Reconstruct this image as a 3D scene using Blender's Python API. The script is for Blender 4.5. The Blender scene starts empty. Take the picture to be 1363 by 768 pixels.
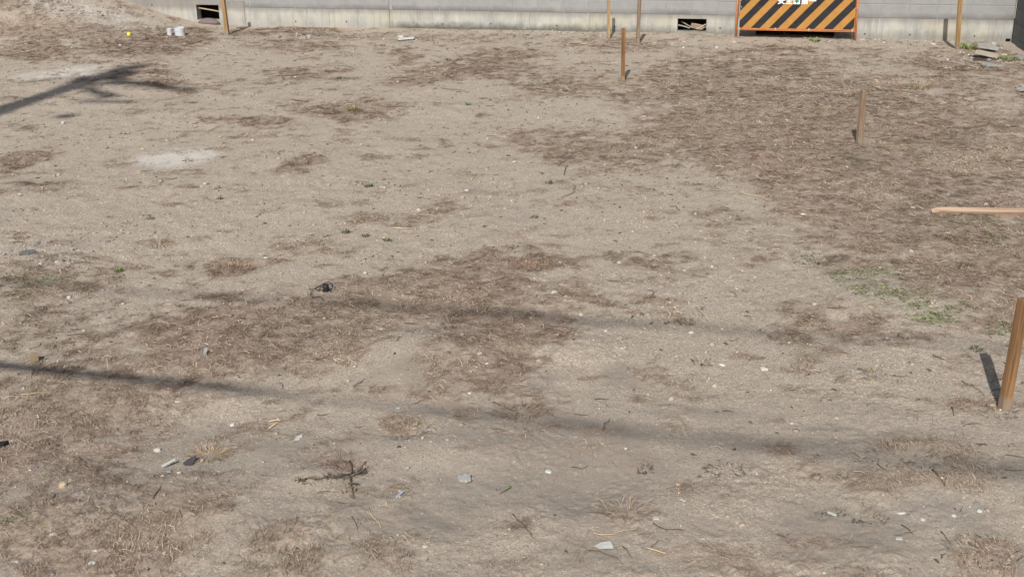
import bpy, bmesh, math, random
import numpy as np
from mathutils import Vector, Matrix

random.seed(7)
RNG = np.random.default_rng(11)
SC = bpy.context.scene

# ------------------------------------------------------------------ camera
F_PX, PITCH, CAM_H, ROLL_Z = 1555.0, math.radians(20.1), 2.55, -0.008
W0, H0 = 1363.0, 768.0
Fv = np.array([0, math.cos(PITCH), -math.sin(PITCH)])
Rv = np.array([math.sqrt(1 - ROLL_Z**2), 0, ROLL_Z]); Rv = Rv - Fv * (Rv @ Fv); Rv /= np.linalg.norm(Rv)
Uv = np.cross(Rv, Fv)
CAM = np.array([0, 0, CAM_H])
cam = bpy.data.cameras.new('camera'); cam_o = bpy.data.objects.new('camera', cam)
SC.collection.objects.link(cam_o); SC.camera = cam_o
cam.sensor_width = 36; cam.lens = F_PX / W0 * 36; cam.clip_end = 2000; cam.clip_start = 0.05
M = Matrix(((Rv[0], Uv[0], -Fv[0], CAM[0]), (Rv[1], Uv[1], -Fv[1], CAM[1]), (Rv[2], Uv[2], -Fv[2], CAM[2]), (0, 0, 0, 1)))
cam_o.matrix_world = M

# ------------------------------------------------------------------ light
AZ, EL = math.radians(12), math.radians(40.5)        # light travels towards azimuth AZ (from +Y to +X)
SUNH = np.array([math.sin(AZ), math.cos(AZ)])
world = bpy.data.worlds.new('World'); SC.world = world; world.use_nodes = True
nt = world.node_tree; bg = nt.nodes['Background']
sky = nt.nodes.new('ShaderNodeTexSky'); sky.sky_type = 'NISHITA'; sky.sun_disc = False
sky.sun_elevation = EL; sky.sun_rotation = math.pi + AZ
sky.air_density = 1.3; sky.dust_density = 2.5
nt.links.new(sky.outputs[0], bg.inputs[0]); bg.inputs[1].default_value = 0.085
sl = bpy.data.lights.new('sun', 'SUN'); sl.energy = 4.95; sl.angle = math.radians(0.53); sl.color = (1.0, 0.96, 0.905)
so = bpy.data.objects.new('sun', sl); SC.collection.objects.link(so)
ldir = Vector((SUNH[0] * math.cos(EL), SUNH[1] * math.cos(EL), -math.sin(EL)))
so.rotation_euler = ldir.to_track_quat('-Z', 'Y').to_euler(); so.location = (-5, -20, 20)
SC.view_settings.view_transform = 'Standard'; SC.view_settings.look = 'None'
SC.view_settings.exposure = 0.0; SC.view_settings.gamma = 1.0
SC.render.engine = 'CYCLES'

# ------------------------------------------------------------------ projection helpers (survey of the lot)
def ray(px, py):
    return Fv + Rv * (px - W0 / 2) / F_PX - Uv * (py - H0 / 2) / F_PX
def G0(px, py, z=0.0):
    d = ray(px, py); return CAM + d * (z - CAM_H) / d[2]
def proj(X, Y, Z):
    dx, dy, dz = X - CAM[0], Y - CAM[1], Z - CAM[2]
    a = dx * Rv[0] + dy * Rv[1] + dz * Rv[2]; b = dx * Uv[0] + dy * Uv[1] + dz * Uv[2]
    c = dx * Fv[0] + dy * Fv[1] + dz * Fv[2]
    c = np.maximum(c, 0.5)
    return W0 / 2 + F_PX * a / c, H0 / 2 - F_PX * b / c

# wall line
TH = math.atan(0.2); WD = np.array([math.cos(TH), -math.sin(TH)]); WN = np.array([-math.sin(TH), -math.cos(TH)]); WO = np.array([0, 18.8])
def wall_sd(X, Y):
    dx, dy = X - WO[0], Y - WO[1]
    return dx * WD[0] + dy * WD[1], dx * WN[0] + dy * WN[1]      # along, distance in front

# ------------------------------------------------------------------ numpy noise
_perm = np.random.default_rng(3).permutation(512).astype(np.int64)
_vals = np.random.default_rng(4).random(512) * 2 - 1
def vnoise(x, y, seed=0):
    xi = np.floor(x).astype(np.int64); yi = np.floor(y).astype(np.int64)
    fx = x - xi; fy = y - yi
    fx = fx * fx * fx * (fx * (fx * 6 - 15) + 10); fy = fy * fy * fy * (fy * (fy * 6 - 15) + 10)
    def h(a, b): return _vals[(_perm[(_perm[(a + seed * 37) & 511] + b) & 511])]
    return (h(xi, yi) * (1 - fx) + h(xi + 1, yi) * fx) * (1 - fy) + (h(xi, yi + 1) * (1 - fx) + h(xi + 1, yi + 1) * fx) * fy
def fbm(x, y, sc, oct=4, seed=0, gain=0.5):
    x = np.asarray(x, float) / sc; y = np.asarray(y, float) / sc; s = 0; a = 1; t = 0
    for i in range(oct):
        s = s + a * vnoise(x, y, seed + i * 7); t += a; a *= gain
        x, y = (x * 0.8 - y * 0.6) * 2.03 + 11.3, (x * 0.6 + y * 0.8) * 2.03 - 5.7
    return s / t
def sst(a, b, x):
    t = np.clip((x - a) / (b - a), 0, 1); return t * t * (3 - 2 * t)

# ------------------------------------------------------------------ ground height
_bs = np.array([-30, -12, -9, -7.6, -6.81, -6.15, -5.33, -4.82, -4.29, -2.02, 0.26, 2.61, 4.87, 7.44, 30])
_bz = np.array([1.4, 1.1, 0.75, 0.52, 0.402, 0.226, 0.055, 0.027, 0.0, 0.019, 0.026, 0.037, 0.014, -0.01, -0.01])
def patch_lumps(X, Y):
    """a few low mounds and scrapes seen in the near soil: x, y, radius x, radius y, height"""
    s = 0
    for (px, py, rx, ry, h) in LUMPS:
        p = G0(px, py)
        s = s + h * np.exp(-(((X - p[0]) / rx) ** 2 + ((Y - p[1]) / ry) ** 2))
    return s
LUMPS = [(560, 470, .45, .30, .05), (600, 600, .35, .18, .035), (790, 640, .3, .2, -.03), (430, 700, .35, .25, .03),
         (250, 560, .7, .2, -.03), (120, 680, .5, .3, .04), (760, 470, .35, .2, .03), (540, 575, .12, .08, -.03),
         (690, 480, .2, .2, -.03), (1210, 600, .3, .12, .025), (1300, 640, .4, .2, .02), (420, 640, .15, .1, .03),
         (330, 470, .5, .4, .03), (900, 560, .3, .15, .02), (1180, 400, .5, .4, .04), (1300, 85, .5, .4, -.06), (560, 390, .8, .3, .03)]
def height(X, Y):
    X = np.asarray(X, float); Y = np.asarray(Y, float)
    s, d = wall_sd(X, Y)
    zb = np.interp(s, _bs, _bz)
    z = zb * (1 - sst(0.0, 3.2, np.maximum(d, 0))) ** 1.0
    bank = sst(-5, -9, s) * (1 - sst(0, 5, np.maximum(d, 0))) * 0.12
    z = z + bank
    cal = 0.35 + 0.65 * sst(0.05, 0.7, np.maximum(d, 0))
    z = z + cal * (fbm(X, Y, 2.2, 2, 1) * 0.022 + fbm(X, Y, 0.55, 3, 5) * 0.014)
    n2 = fbm(X, Y, 0.14, 3, 9); rough = sst(-0.2, 0.5, fbm(X, Y, 0.8, 2, 40))
    z = z + n2 * (0.004 + 0.006 * rough)
    nf = 1 - .25 * sst(9, 5, Y)
    z = z + np.maximum(fbm(X, Y, 0.055, 3, 21, 0.6), -0.1) * (0.0028 + 0.0050 * rough) * nf
    cr = sst(.15, .6, fbm(X, Y, .45, 2, 44)); z = z - 0.004 * cr * (1 - sst(0.0, .07, np.abs(fbm(X, Y, .13, 4, 27, .7)))) * (d > .05)
    z = z + 0.004 * cr * sst(.1, .5, fbm(X, Y, .028, 2, 48, .7))
    z = z + patch_lumps(X, Y)
    return z
def hz(x, y): return float(height(np.array([x]), np.array([y]))[0])
def gp(px, py, dz=0.0):
    """point of the terrain seen at a survey pixel"""
    z = 0.0
    for _ in range(8):
        p = G0(px, py, z + dz); z = hz(p[0], p[1])
    return Vector((p[0], p[1], z))
def pxm(px, py):
    """pixels per metre there"""
    p = gp(px, py); return F_PX / ((np.array(p) - CAM) @ Fv)

# ------------------------------------------------------------------ ground cover map
STRAW = [(350,475,130,34,-8,.9),(500,415,110,34,-14,.9),(240,440,90,30,0,.5),(645,440,90,50,5,.6),(420,460,150,40,-12,.7),(560,420,90,26,-5,.6),(80,620,110,50,0,.4),(120,720,110,40,0,.35),(1150,130,230,50,0,.85),(1230,200,190,60,0,.9),(1100,190,130,60,15,.85),(1200,270,160,50,0,.85),(1290,340,120,60,0,.75),
 (1150,330,80,40,0,.5),(1340,400,70,60,0,.6),(950,118,130,30,0,.8),(1000,200,100,50,25,.8),(930,160,90,50,10,.7),(1290,88,90,20,0,.6),
 (760,195,110,25,5,.65),(840,205,90,25,0,.55),(740,115,70,20,0,.6),(610,97,105,14,-5,.85),(680,75,60,10,0,.55),(545,76,28,9,-15,.7),
 (480,150,55,14,0,.75),(430,145,70,8,0,.5),(410,100,50,8,-10,.55),(410,62,60,8,0,.6),(390,44,70,8,0,.6),(60,72,60,12,0,.8),(20,50,40,12,0,.6),
 (200,60,90,16,0,.75),(250,48,70,12,0,.7),(60,40,70,18,0,.6),(40,10,60,12,0,.7),(120,45,60,10,0,.5),(45,210,40,10,-10,.85),(30,222,20,6,-10,.7),(410,222,30,9,-15,.8),
 (300,166,60,8,5,.5),(340,165,50,8,0,.5),(640,155,30,5,0,.3),(560,185,60,5,0,.3),(490,297,45,8,-5,.75),(575,287,42,14,-25,.8),(315,353,40,12,-5,.8),
 (213,325,20,6,0,.8),(180,248,20,6,0,.6),(232,252,16,4,-10,.8),(380,340,30,10,0,.5),(450,335,40,8,0,.4),(640,360,90,20,-5,.75),(740,345,42,13,0,.8),(850,335,50,15,0,.55),(880,365,60,20,0,.35),
 (560,390,150,22,0,.75),(640,420,110,40,0,.8),(640,480,70,45,0,.8),(420,450,140,48,-12,.95),(300,435,110,45,0,.75),(230,480,140,28,0,.8),
 (100,430,110,50,0,.45),(60,370,100,22,0,.5),(100,530,140,50,0,.75),(60,580,100,60,0,.72),(40,660,90,70,0,.65),(150,700,120,60,0,.5),
 (250,690,90,26,-20,.7),(390,740,45,38,0,.8),(80,745,110,40,0,.75),(330,745,40,30,0,.4),(500,745,40,30,0,.3),(270,605,25,8,-20,1.),(470,636,50,10,0,.55),
 (545,572,25,18,0,.6),(600,505,60,26,0,.6),(820,402,100,10,5,.65),(870,430,90,8,3,.6),(700,470,40,20,0,.4),(1210,605,48,10,0,.75),
 (1150,448,120,18,0,.55),(1100,420,80,20,0,.35),(960,650,60,12,0,.45),(1330,742,50,26,0,.7),(1310,545,50,14,0,.6),(840,682,45,12,0,.5),
 (1200,525,30,8,0,.5),(690,550,35,8,0,.7),(900,430,30,6,0,.6),(940,300,40,20,0,.3),(1010,330,60,30,0,.35),(830,60,80,10,0,.4),(1050,75,110,12,0,.55),(950,85,80,8,0,.4),(640,52,80,6,0,.3),
 (700,700,20,14,0,.4),(1180,505,20,6,0,.6),(1340,330,60,40,0,.5),(520,50,60,6,0,.3),(170,95,60,8,-12,.5),(230,110,40,12,10,.6)]
DAMP = [(800,640,80,42,0,.95),(730,590,110,36,0,.75),(560,505,75,26,-10,.7),(850,500,50,20,0,.7),(610,690,80,30,0,.5),(1130,715,120,40,0,.7),
 (960,560,70,22,0,.55),(760,740,110,24,0,.5),(970,695,50,12,0,.6),(580,440,70,20,0,.5),(1290,670,90,24,0,.4),(380,600,120,20,0,.3),
 (720,500,40,16,0,.5),(330,720,60,30,0,.35),(740,640,200,60,0,.3),(1100,590,160,18,0,.4),(940,455,40,10,0,.3),(650,545,120,14,0,.4)]
GREEN = [(1200,395,70,24,20,1.),(1262,420,40,16,0,.8),(1230,408,30,10,10,1.),(1335,440,28,32,0,.9),(1180,368,50,12,0,.7),(1100,345,50,12,0,.4),(50,372,60,10,0,.6),(15,390,30,12,0,.4),
 (735,112,40,6,0,.5),(860,345,50,10,0,.35),(60,710,50,12,0,.4),(60,640,50,14,0,.35),(100,95,20,5,0,.4),(1250,330,80,40,0,.3),
 (1300,66,40,8,0,.3),(330,265,20,6,0,.4),(1330,300,60,20,0,.4),]
PALE = [(232,209,44,11,-4,1.),(215,214,34,9,0,.8),(262,204,20,6,0,.9),(80,96,60,6,-5,.7),(110,97,40,7,0,.6),(115,20,80,10,8,.5)]
GRAV = [(115,22,90,16,8,1.),(60,345,70,22,0,.8),(430,49,60,4,0,1.),(330,50,60,5,0,.5),(60,660,60,40,0,.5),(130,690,50,30,0,.5),(720,48,110,5,0,.8),
 (560,50,80,5,0,.5),(1180,56,110,5,0,.6),(1310,80,60,14,0,1.),(170,40,90,10,0,.7),(900,60,100,6,0,.4),(300,640,80,30,0,.4),(600,640,90,30,0,.3),(1240,680,70,30,0,.5),(960,640,60,20,0,.4),(1330,60,40,6,0,1.),(700,250,60,20,0,.3)]
BARE = [(300,575,110,22,-18,.7),(210,640,60,20,-20,.5),(380,610,80,20,-10,.6),(1175,97,60,9,5,.9),(1240,120,55,10,8,.8),(960,62,60,7,0,.8),(1335,140,50,22,0,.6),(1120,78,60,6,0,.7),(1050,112,30,6,0,.6),(1130,108,25,5,0,.6),(1000,150,40,6,0,.4),(1240,160,60,8,0,.4),(1120,60,60,6,0,.6),
 (1300,105,50,8,0,.6),(555,465,46,24,-10,.9),(520,515,90,24,-14,.8),(160,420,70,22,-10,.6),(100,475,50,12,0,.3),(880,140,30,8,0,.4),(730,150,40,10,0,.4)]
def ell(PX, PY, L, pwr=1.0):
    out = np.zeros_like(PX)
    for (cx, cy, rx, ry, rot, st) in L:
        a = math.radians(rot); c, s = math.cos(a), math.sin(a)
        box = (np.abs(PX - cx) < (rx + ry) * 1.7) & (np.abs(PY - cy) < (rx * abs(s) + ry) * 1.8 + 4)
        if not box.any(): continue
        dx, dy = PX[box] - cx, PY[box] - cy
        u = (dx * c + dy * s) / rx; v = (-dx * s + dy * c) / ry
        m = st * (1 - sst(0.3, 1.5, np.sqrt(u * u + v * v)))
        out[box] = 1 - (1 - out[box]) * (1 - m)
    return out
def cover(X, Y):
    """straw, damp, green, pale, gravel cover of the lot, 0..1 each"""
    Z = np.where(wall_sd(X, Y)[1] > 0, np.interp(wall_sd(X, Y)[0], _bs, _bz) * (1 - sst(0, 3.2, np.maximum(wall_sd(X, Y)[1], 0))), 0)
    PX, PY = proj(X, Y, Z)
    depth = np.maximum(Y, 3.0); k = F_PX / depth                 # px per metre
    n1 = fbm(X, Y, 0.7, 4, 60); n2 = fbm(X, Y, 0.7, 4, 80)
    wx = n1 * np.minimum(0.42 * k, 44); wy = n2 * np.minimum(0.36 * k * (CAM_H / depth), 24)
    a, b = PX + wx, PY + wy
    inside = (PX > -60) & (PX < W0 + 60) & (PY > -30) & (PY < H0 + 40)
    gen = sst(0.0, 0.6, fbm(X, Y, 1.6, 4, 120)) * 0.7
    st = ell(a, b, STRAW); st = st * (1 - ell(a, b, BARE)); st = np.where(inside, st, gen)
    brk = fbm(X, Y, 0.16, 4, 90, .6)
    brk2 = fbm(X, Y, 0.05, 3, 97, .7); soft = 4 * st * (1 - st)
    st = np.clip(st * (1.0 + 0.6 * brk) + soft * (brk * 1.1 + brk2 * 1.0) * .62, 0, 1)
    bg_ = sst(0.10, 0.55, fbm(X * 0.75, Y, 0.30, 5, 140, .65)) * sst(-.35, .3, fbm(X, Y, 1.3, 3, 150))
    wisp = sst(0.20, 0.52, fbm(X * 0.62, Y, 0.13, 4, 161, .62)) * (.35 + .65 * sst(-.4, .3, fbm(X, Y, .9, 3, 171)))
    st = np.clip(np.maximum(np.maximum(st, 0.62 * bg_), 0.60 * wisp), 0, 1)
    dm = np.clip((1 - (1 - ell(a, b, DAMP)) * (1 - .45 * sst(430, 640, PY) * inside)) * (1.15 + .9 * fbm(X, Y, .3, 3, 33)), 0, 1)
    gr = np.clip(ell(a, b, GREEN) * (0.8 + 1.8 * fbm(X, Y, .2, 3, 53)), 0, 1)
    pl = np.clip(ell(PX + wx * .4, PY + wy * .4, PALE) * (1 + .8 * fbm(X, Y, .12, 3, 73)), 0, 1)
    gv = np.clip(ell(a, b, GRAV), 0, 1)
    return st, dm, gr, pl, gv

# ------------------------------------------------------------------ object helpers
def link(o, parent=None):
    SC.collection.objects.link(o)
    if parent is not None: o.parent = parent
    return o
def tag(o, label=None, cat=None, group=None, kind=None):
    if label: o['label'] = label
    if cat: o['category'] = cat
    if group: o['group'] = group
    if kind: o['kind'] = kind
    return o
def mesh_np(name, V, Fc, mat, n, smooth=False, col=None):
    """V (N,3), Fc (M,n) -> mesh"""
    me = bpy.data.meshes.new(name)
    me.vertices.add(len(V)); me.vertices.foreach_set('co', np.asarray(V, np.float32).ravel())
    me.loops.add(len(Fc) * n); me.loops.foreach_set('vertex_index', np.asarray(Fc, np.int32).ravel())
    me.polygons.add(len(Fc)); me.polygons.foreach_set('loop_start', np.arange(0, len(Fc) * n, n, dtype=np.int32))
    me.update(calc_edges=True)
    if smooth: me.polygons.foreach_set('use_smooth', np.ones(len(Fc), bool))
    if mat: me.materials.append(mat)
    if col is not None:
        for k, c in col.items():
            if c.ndim == 2:
                at = me.attributes.new(k, 'FLOAT_COLOR', 'POINT'); at.data.foreach_set('color', np.asarray(c, np.float32).ravel())
            else:
                at = me.attributes.new(k, 'FLOAT', 'POINT'); at.data.foreach_set('value', np.asarray(c, np.float32).ravel())
    return me
def obj(name, me, parent=None, loc=None, rot=None):
    o = bpy.data.objects.new(name, me)
    if loc is not None: o.location = loc
    if rot is not None: o.rotation_euler = rot
    return link(o, parent)
def bm_obj(name, bm, mat, parent=None, loc=None, rot=None, smooth=False):
    me = bpy.data.meshes.new(name); bmesh.ops.recalc_face_normals(bm, faces=bm.faces[:]); bm.to_mesh(me); bm.free()
    if mat: me.materials.append(mat)
    if smooth:
        for p in me.polygons: p.use_smooth = True
    return obj(name, me, parent, loc, rot)
def add_box(bm, x0, x1, y0, y1, z0, z1, bev=0.0):
    r = bmesh.ops.create_cube(bm, size=1.0); vs = r['verts']
    for v in vs:
        v.co = Vector((x0 if v.co.x < 0 else x1, y0 if v.co.y < 0 else y1, z0 if v.co.z < 0 else z1))
    if bev > 0:
        es = list({e for v in vs for e in v.link_edges})
        bmesh.ops.bevel(bm, geom=es, offset=bev, segments=1, affect='EDGES')
    return vs
def add_tube(bm, pts, radii, seg=6, cap=True):
    rings = []; n = len(pts)
    pts = [Vector(p) for p in pts]
    for i, p in enumerate(pts):
        d = (pts[min(i + 1, n - 1)] - pts[max(i - 1, 0)]).normalized()
        a = d.cross(Vector((0, 0, 1)));
        if a.length < 0.05: a = d.cross(Vector((1, 0, 0)))
        a.normalize(); b = d.cross(a).normalized()
        r = radii[i] if hasattr(radii, '__len__') else radii
        rings.append([bm.verts.new(p + (a * math.cos(t) + b * math.sin(t)) * r) for t in [2 * math.pi * k / seg for k in range(seg)]])
    for i in range(n - 1):
        for k in range(seg):
            bm.faces.new((rings[i][k], rings[i][(k + 1) % seg], rings[i + 1][(k + 1) % seg], rings[i + 1][k]))
    if cap:
        bm.faces.new(rings[0]); bm.faces.new(rings[-1][::-1])

# ------------------------------------------------------------------ materials
def new_mat(name, rough=0.9):
    m = bpy.data.materials.new(name); m.use_nodes = True
    b = m.node_tree.nodes['Principled BSDF']; b.inputs['Roughness'].default_value = rough
    b.inputs['Specular IOR Level'].default_value = 0.25
    return m, m.node_tree, b
class NB:
    def __init__(s, nt): s.nt = nt
    def n(s, t, **k):
        x = s.nt.nodes.new(t)
        for a, v in k.items(): setattr(x, a, v)
        return x
    def l(s, a, b): s.nt.links.new(a, b)
    def noise(s, vec, scale, detail=4, rough=.6, off=None):
        x = s.n('ShaderNodeTexNoise'); x.inputs['Scale'].default_value = scale; x.inputs['Detail'].default_value = detail; x.inputs['Roughness'].default_value = rough
        s.l(vec, x.inputs['Vector']); return x.outputs['Fac']
    def ramp(s, fac, stops):
        r = s.n('ShaderNodeValToRGB'); e = r.color_ramp.elements
        while len(e) > 1: e.remove(e[0])
        for i, (p, c) in enumerate(stops):
            c = tuple(c) + (1,) if hasattr(c, '__len__') else (c, c, c, 1)
            if i == 0: e[0].position = p; e[0].color = c
            else: q = e.new(p); q.color = c
        s.l(fac, r.inputs[0]); return r.outputs[0]
    def mix(s, f, a, b, mode='MIX'):
        x = s.n('ShaderNodeMix', data_type='RGBA', blend_type=mode)
        for v, i in ((f, 0), (a, 6), (b, 7)):
            if hasattr(v, 'links') or hasattr(v, 'is_linked'): s.l(v, x.inputs[i])
            else: x.inputs[i].default_value = (tuple(v) + (1,) if hasattr(v, '__len__') else v)
        return x.outputs[2]
    def math(s, op, a, b=None, c=None):
        x = s.n('ShaderNodeMath', operation=op)
        for i, v in enumerate((a, b, c)):
            if v is None: continue
            if hasattr(v, 'is_linked'): s.l(v, x.inputs[i])
            else: x.inputs[i].default_value = v
        return x.outputs[0]
    def mapv(s, vec, scale, rot=(0, 0, 0)):
        x = s.n('ShaderNodeMapping'); x.inputs['Scale'].default_value = scale; x.inputs['Rotation'].default_value = rot
        s.l(vec, x.inputs['Vector']); return x.outputs[0]
    def bump(s, hgt, dist, bsdf, strength=1.0):
        x = s.n('ShaderNodeBump'); x.inputs['Distance'].default_value = dist; x.inputs['Strength'].default_value = strength
        s.l(hgt, x.inputs['Height']); s.l(x.outputs[0], bsdf.inputs['Normal'])

def lin(r, g, b):
    return tuple(((c / 255) / 12.92 if c / 255 <= .04045 else ((c / 255 + .055) / 1.055) ** 2.4) for c in (r, g, b))

def mat_ground():
    m, nt, b = new_mat('sandy_soil', 0.95); N = NB(nt); b.inputs['Specular IOR Level'].default_value = 0.1
    co = N.n('ShaderNodeTexCoord').outputs['Object']
    at = {}
    for k in ('straw', 'damp', 'green', 'pale', 'gravel'):
        a = N.n('ShaderNodeAttribute'); a.attribute_name = k; at[k] = a.outputs['Fac']
    base = N.ramp(N.noise(co, 1.1, 6, .65), [(.3, (.345, .285, .222)), (.5, (.395, .330, .260)), (.72, (.435, .370, .298))])
    mott = N.noise(co, 9, 5, .7)
    base = N.mix(N.ramp(mott, [(.42, 0.0), (.62, 1.0)]), base, (.315, .262, .208))
    mot2 = N.noise(N.mapv(co, (16, 26, 16)), 1.0, 6, .78)
    base = N.mix(N.ramp(mot2, [(.50, 0.0), (.66, .75)]), base, (.255, .205, .158))
    base = N.mix(N.math('MULTIPLY', at['damp'], .95), base, (.222, .190, .157))
    # sand grains
    vo = N.n('ShaderNodeTexVoronoi'); vo.inputs['Scale'].default_value = 160; N.l(co, vo.inputs['Vector'])
    sep = N.n('ShaderNodeSeparateColor'); N.l(vo.outputs['Color'], sep.inputs[0])
    gcol = N.ramp(sep.outputs[0], [(0, (.13, .11, .09)), (.10, (.27, .22, .18)), (.2, (.38, .32, .255)), (.75, (.45, .385, .305)), (.93, (.58, .50, .41)), (1, (.75, .7, .62))])
    gfac = N.math('MULTIPLY', N.math('SUBTRACT', 1.0, N.math('MULTIPLY', at['damp'], .75)), .62)
    base = N.mix(gfac, base, gcol)
    vo2 = N.n('ShaderNodeTexVoronoi'); vo2.inputs['Scale'].default_value = 62; N.l(co, vo2.inputs['Vector'])
    sep2 = N.n('ShaderNodeSeparateColor'); N.l(vo2.outputs['Color'], sep2.inputs[0])
    spk = N.math('MULTIPLY', N.ramp(sep2.outputs[1], [(.86, 0.), (.93, 1.)]), N.ramp(vo2.outputs['Distance'], [(.25, 1.), (.45, 0.)]))
    scol = N.ramp(sep2.outputs[2], [(0, (.10, .085, .07)), (.4, (.2, .165, .13)), (.6, (.5, .43, .35)), (1, (.58, .53, .46))])
    base = N.mix(N.math('MULTIPLY', spk, .5), base, scol)
    # litter of rotted root and leaf under the straw
    fib = N.noise(N.mapv(co, (18, 60, 20), (0, 0, .3)), 1.6, 6, .75)
    lit = N.ramp(fib, [(.28, (.19, .136, .10)), (.44, (.27, .205, .158)), (.57, (.345, .272, .215)), (.72, (.42, .35, .28))])
    sf = N.math('MULTIPLY', N.ramp(at['straw'], [(.12, 0.), (.75, 1.)]), N.ramp(N.noise(co, 22, 5, .7), [(.33, .55), (.55, 1.)]))
    base = N.mix(N.math('MULTIPLY', sf, .78), base, lit)
    gf = N.math('MULTIPLY', N.ramp(at['green'], [(.25, 0.), (.9, 1.)]), N.ramp(N.noise(co, 30, 4, .7), [(.45, 0.), (.6, 1.)]))
    base = N.mix(N.math('MULTIPLY', gf, .55), base, (.14, .16, .07))
    base = N.mix(N.math('MULTIPLY', at['gravel'], .35), base, (.33, .31, .28))
    pf = N.math('MULTIPLY', at['pale'], N.ramp(N.noise(co, 26, 5, .75), [(.3, .3), (.55, 1.)]))
    base = N.mix(N.math('MULTIPLY', pf, .8), base, (.60, .575, .53))
    N.l(base, b.inputs['Base Color'])
    h = N.math('ADD', N.math('MULTIPLY', N.noise(co, 45, 6, .72), 1.0), N.math('MULTIPLY', N.noise(co, 170, 4, .7), .35))
    h = N.math('ADD', h, N.math('MULTIPLY', N.math('SUBTRACT', .5, vo.outputs['Distance']), .12))
    st = N.math('SUBTRACT', 1.0, N.math('MULTIPLY', at['damp'], .6))
    h = N.math('MULTIPLY', h, st)
    N.bump(h, 0.011, b)
    return m
def mat_attr(name, rough=.85, trans=0.0, obj_noise=None):
    m, nt, b = new_mat(name, rough); N = NB(nt)
    a = N.n('ShaderNodeAttribute'); a.attribute_name = 'tint'
    c = a.outputs['Color']
    if obj_noise:
        co = N.n('ShaderNodeTexCoord').outputs['Object']
        f = N.noise(co, obj_noise, 4, .6)
        c = N.mix(1.0, c, N.ramp(f, [(.3, .72), (.7, 1.2)]), 'MULTIPLY')
        N.bump(f, .003, b)
    N.l(c, b.inputs['Base Color'])
    return m
def mat_stone(name, c1, c2, scale=30, rough=.9, bump=.004, spot=None):
    m, nt, b = new_mat(name, rough); N = NB(nt)
    co = N.n('ShaderNodeTexCoord').outputs['Object']
    f = N.noise(co, scale, 6, .7)
    c = N.ramp(f, [(.3, c1), (.7, c2)])
    if spot: c = N.mix(N.ramp(N.noise(co, scale * 4, 3, .6), [(.6, 0.), (.68, 1.)]), c, spot)
    N.l(c, b.inputs['Base Color']); N.bump(f, bump, b)
    return m
def mat_wood(name, c1, c2, c3, rough=.75, along='Z'):
    m, nt, b = new_mat(name, rough); N = NB(nt)
    co = N.n('ShaderNodeTexCoord').outputs['Object']
    oi = N.n('ShaderNodeObjectInfo').outputs['Random']
    va = N.n('ShaderNodeVectorMath', operation='ADD'); N.l(co, va.inputs[0])
    cb = N.n('ShaderNodeCombineXYZ'); N.l(N.math('MULTIPLY', oi, 7.0), cb.inputs[0]); N.l(cb.outputs[0], va.inputs[1])
    v = N.mapv(va.outputs[0], (55, 55, 2.2) if along == 'Z' else (2.2, 55, 55))
    g = N.noise(v, 1.0, 6, .6)
    g2 = N.noise(N.mapv(va.outputs[0], (14, 14, 1.2) if along == 'Z' else (1.2, 14, 14)), 1.0, 3, .5)
    c = N.ramp(g, [(.36, c1), (.5, c2), (.64, c3)])
    c = N.mix(N.ramp(g2, [(.35, .5), (.6, 0.)]), c, c1)
    if along == 'Z':
        sz = N.n('ShaderNodeSeparateXYZ'); N.l(co, sz.inputs[0])
        mz = N.math('ADD', sz.outputs[2], N.math('MULTIPLY', N.noise(co, 30, 4, .7), -.10))
        c = N.mix(N.ramp(mz, [(.0, .75), (.035, 0.)]), c, (.25, .2, .155))
    # knots
    vo = N.n('ShaderNodeTexVoronoi'); vo.inputs['Scale'].default_value = 1.0
    N.l(N.mapv(va.outputs[0], (9, 9, 3.2) if along == 'Z' else (3.2, 9, 9)), vo.inputs['Vector'])
    c = N.mix(N.ramp(vo.outputs['Distance'], [(.07, .85), (.13, 0.)]), c, tuple(x * .45 for x in c1))
    c = N.mix(N.ramp(oi, [(0, .0), (1, .12)]), c, (.2, .17, .14))
    N.l(c, b.inputs['Base Color']); N.bump(g, .0012, b)
    return m

M_ground = mat_ground()
M_straw = mat_attr('dry_straw', .8)
M_peb = mat_attr('pebble_stone', .85)
M_leaf = mat_attr('weed_leaf', .7)
M_wood_y = mat_wood('stake_wood_new', lin(124, 96, 62), lin(157, 128, 86), lin(170, 142, 98))
M_wood_g = mat_wood('stake_wood_weathered', lin(100, 82, 66), lin(138, 116, 96), lin(156, 136, 116))
M_wood_b = mat_wood('stake_wood_brown', lin(88, 62, 38), lin(134, 98, 62), lin(154, 116, 78))
M_wood_l = mat_wood('lath_wood_pale', lin(138, 112, 92), lin(170, 146, 124), lin(182, 158, 137), along='X')
M_black = mat_stone('black_plastic', (.012, .013, .014), (.03, .031, .033), 20, .5)
M_pvc = mat_stone('grey_pvc', lin(168, 172, 180), lin(196, 198, 204), 14, .5, .001)
M_yellow = mat_stone('yellow_plastic', lin(225, 200, 60), lin(240, 220, 90), 14, .5, .001)
M_orange = mat_stone('orange_paint', lin(188, 118, 70), lin(210, 142, 92), 16, .5, .001, lin(150, 90, 50))
M_white = mat_stone('white_clip', lin(160, 130, 100), lin(185, 165, 145), 16, .5, .001)
M_slab = mat_stone('concrete_slab', lin(130, 130, 127), lin(165, 163, 158), 12, .9)
M_dark = mat_stone('dark_cavity', (.07, .06, .052), (.14, .115, .095), 6)

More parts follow.
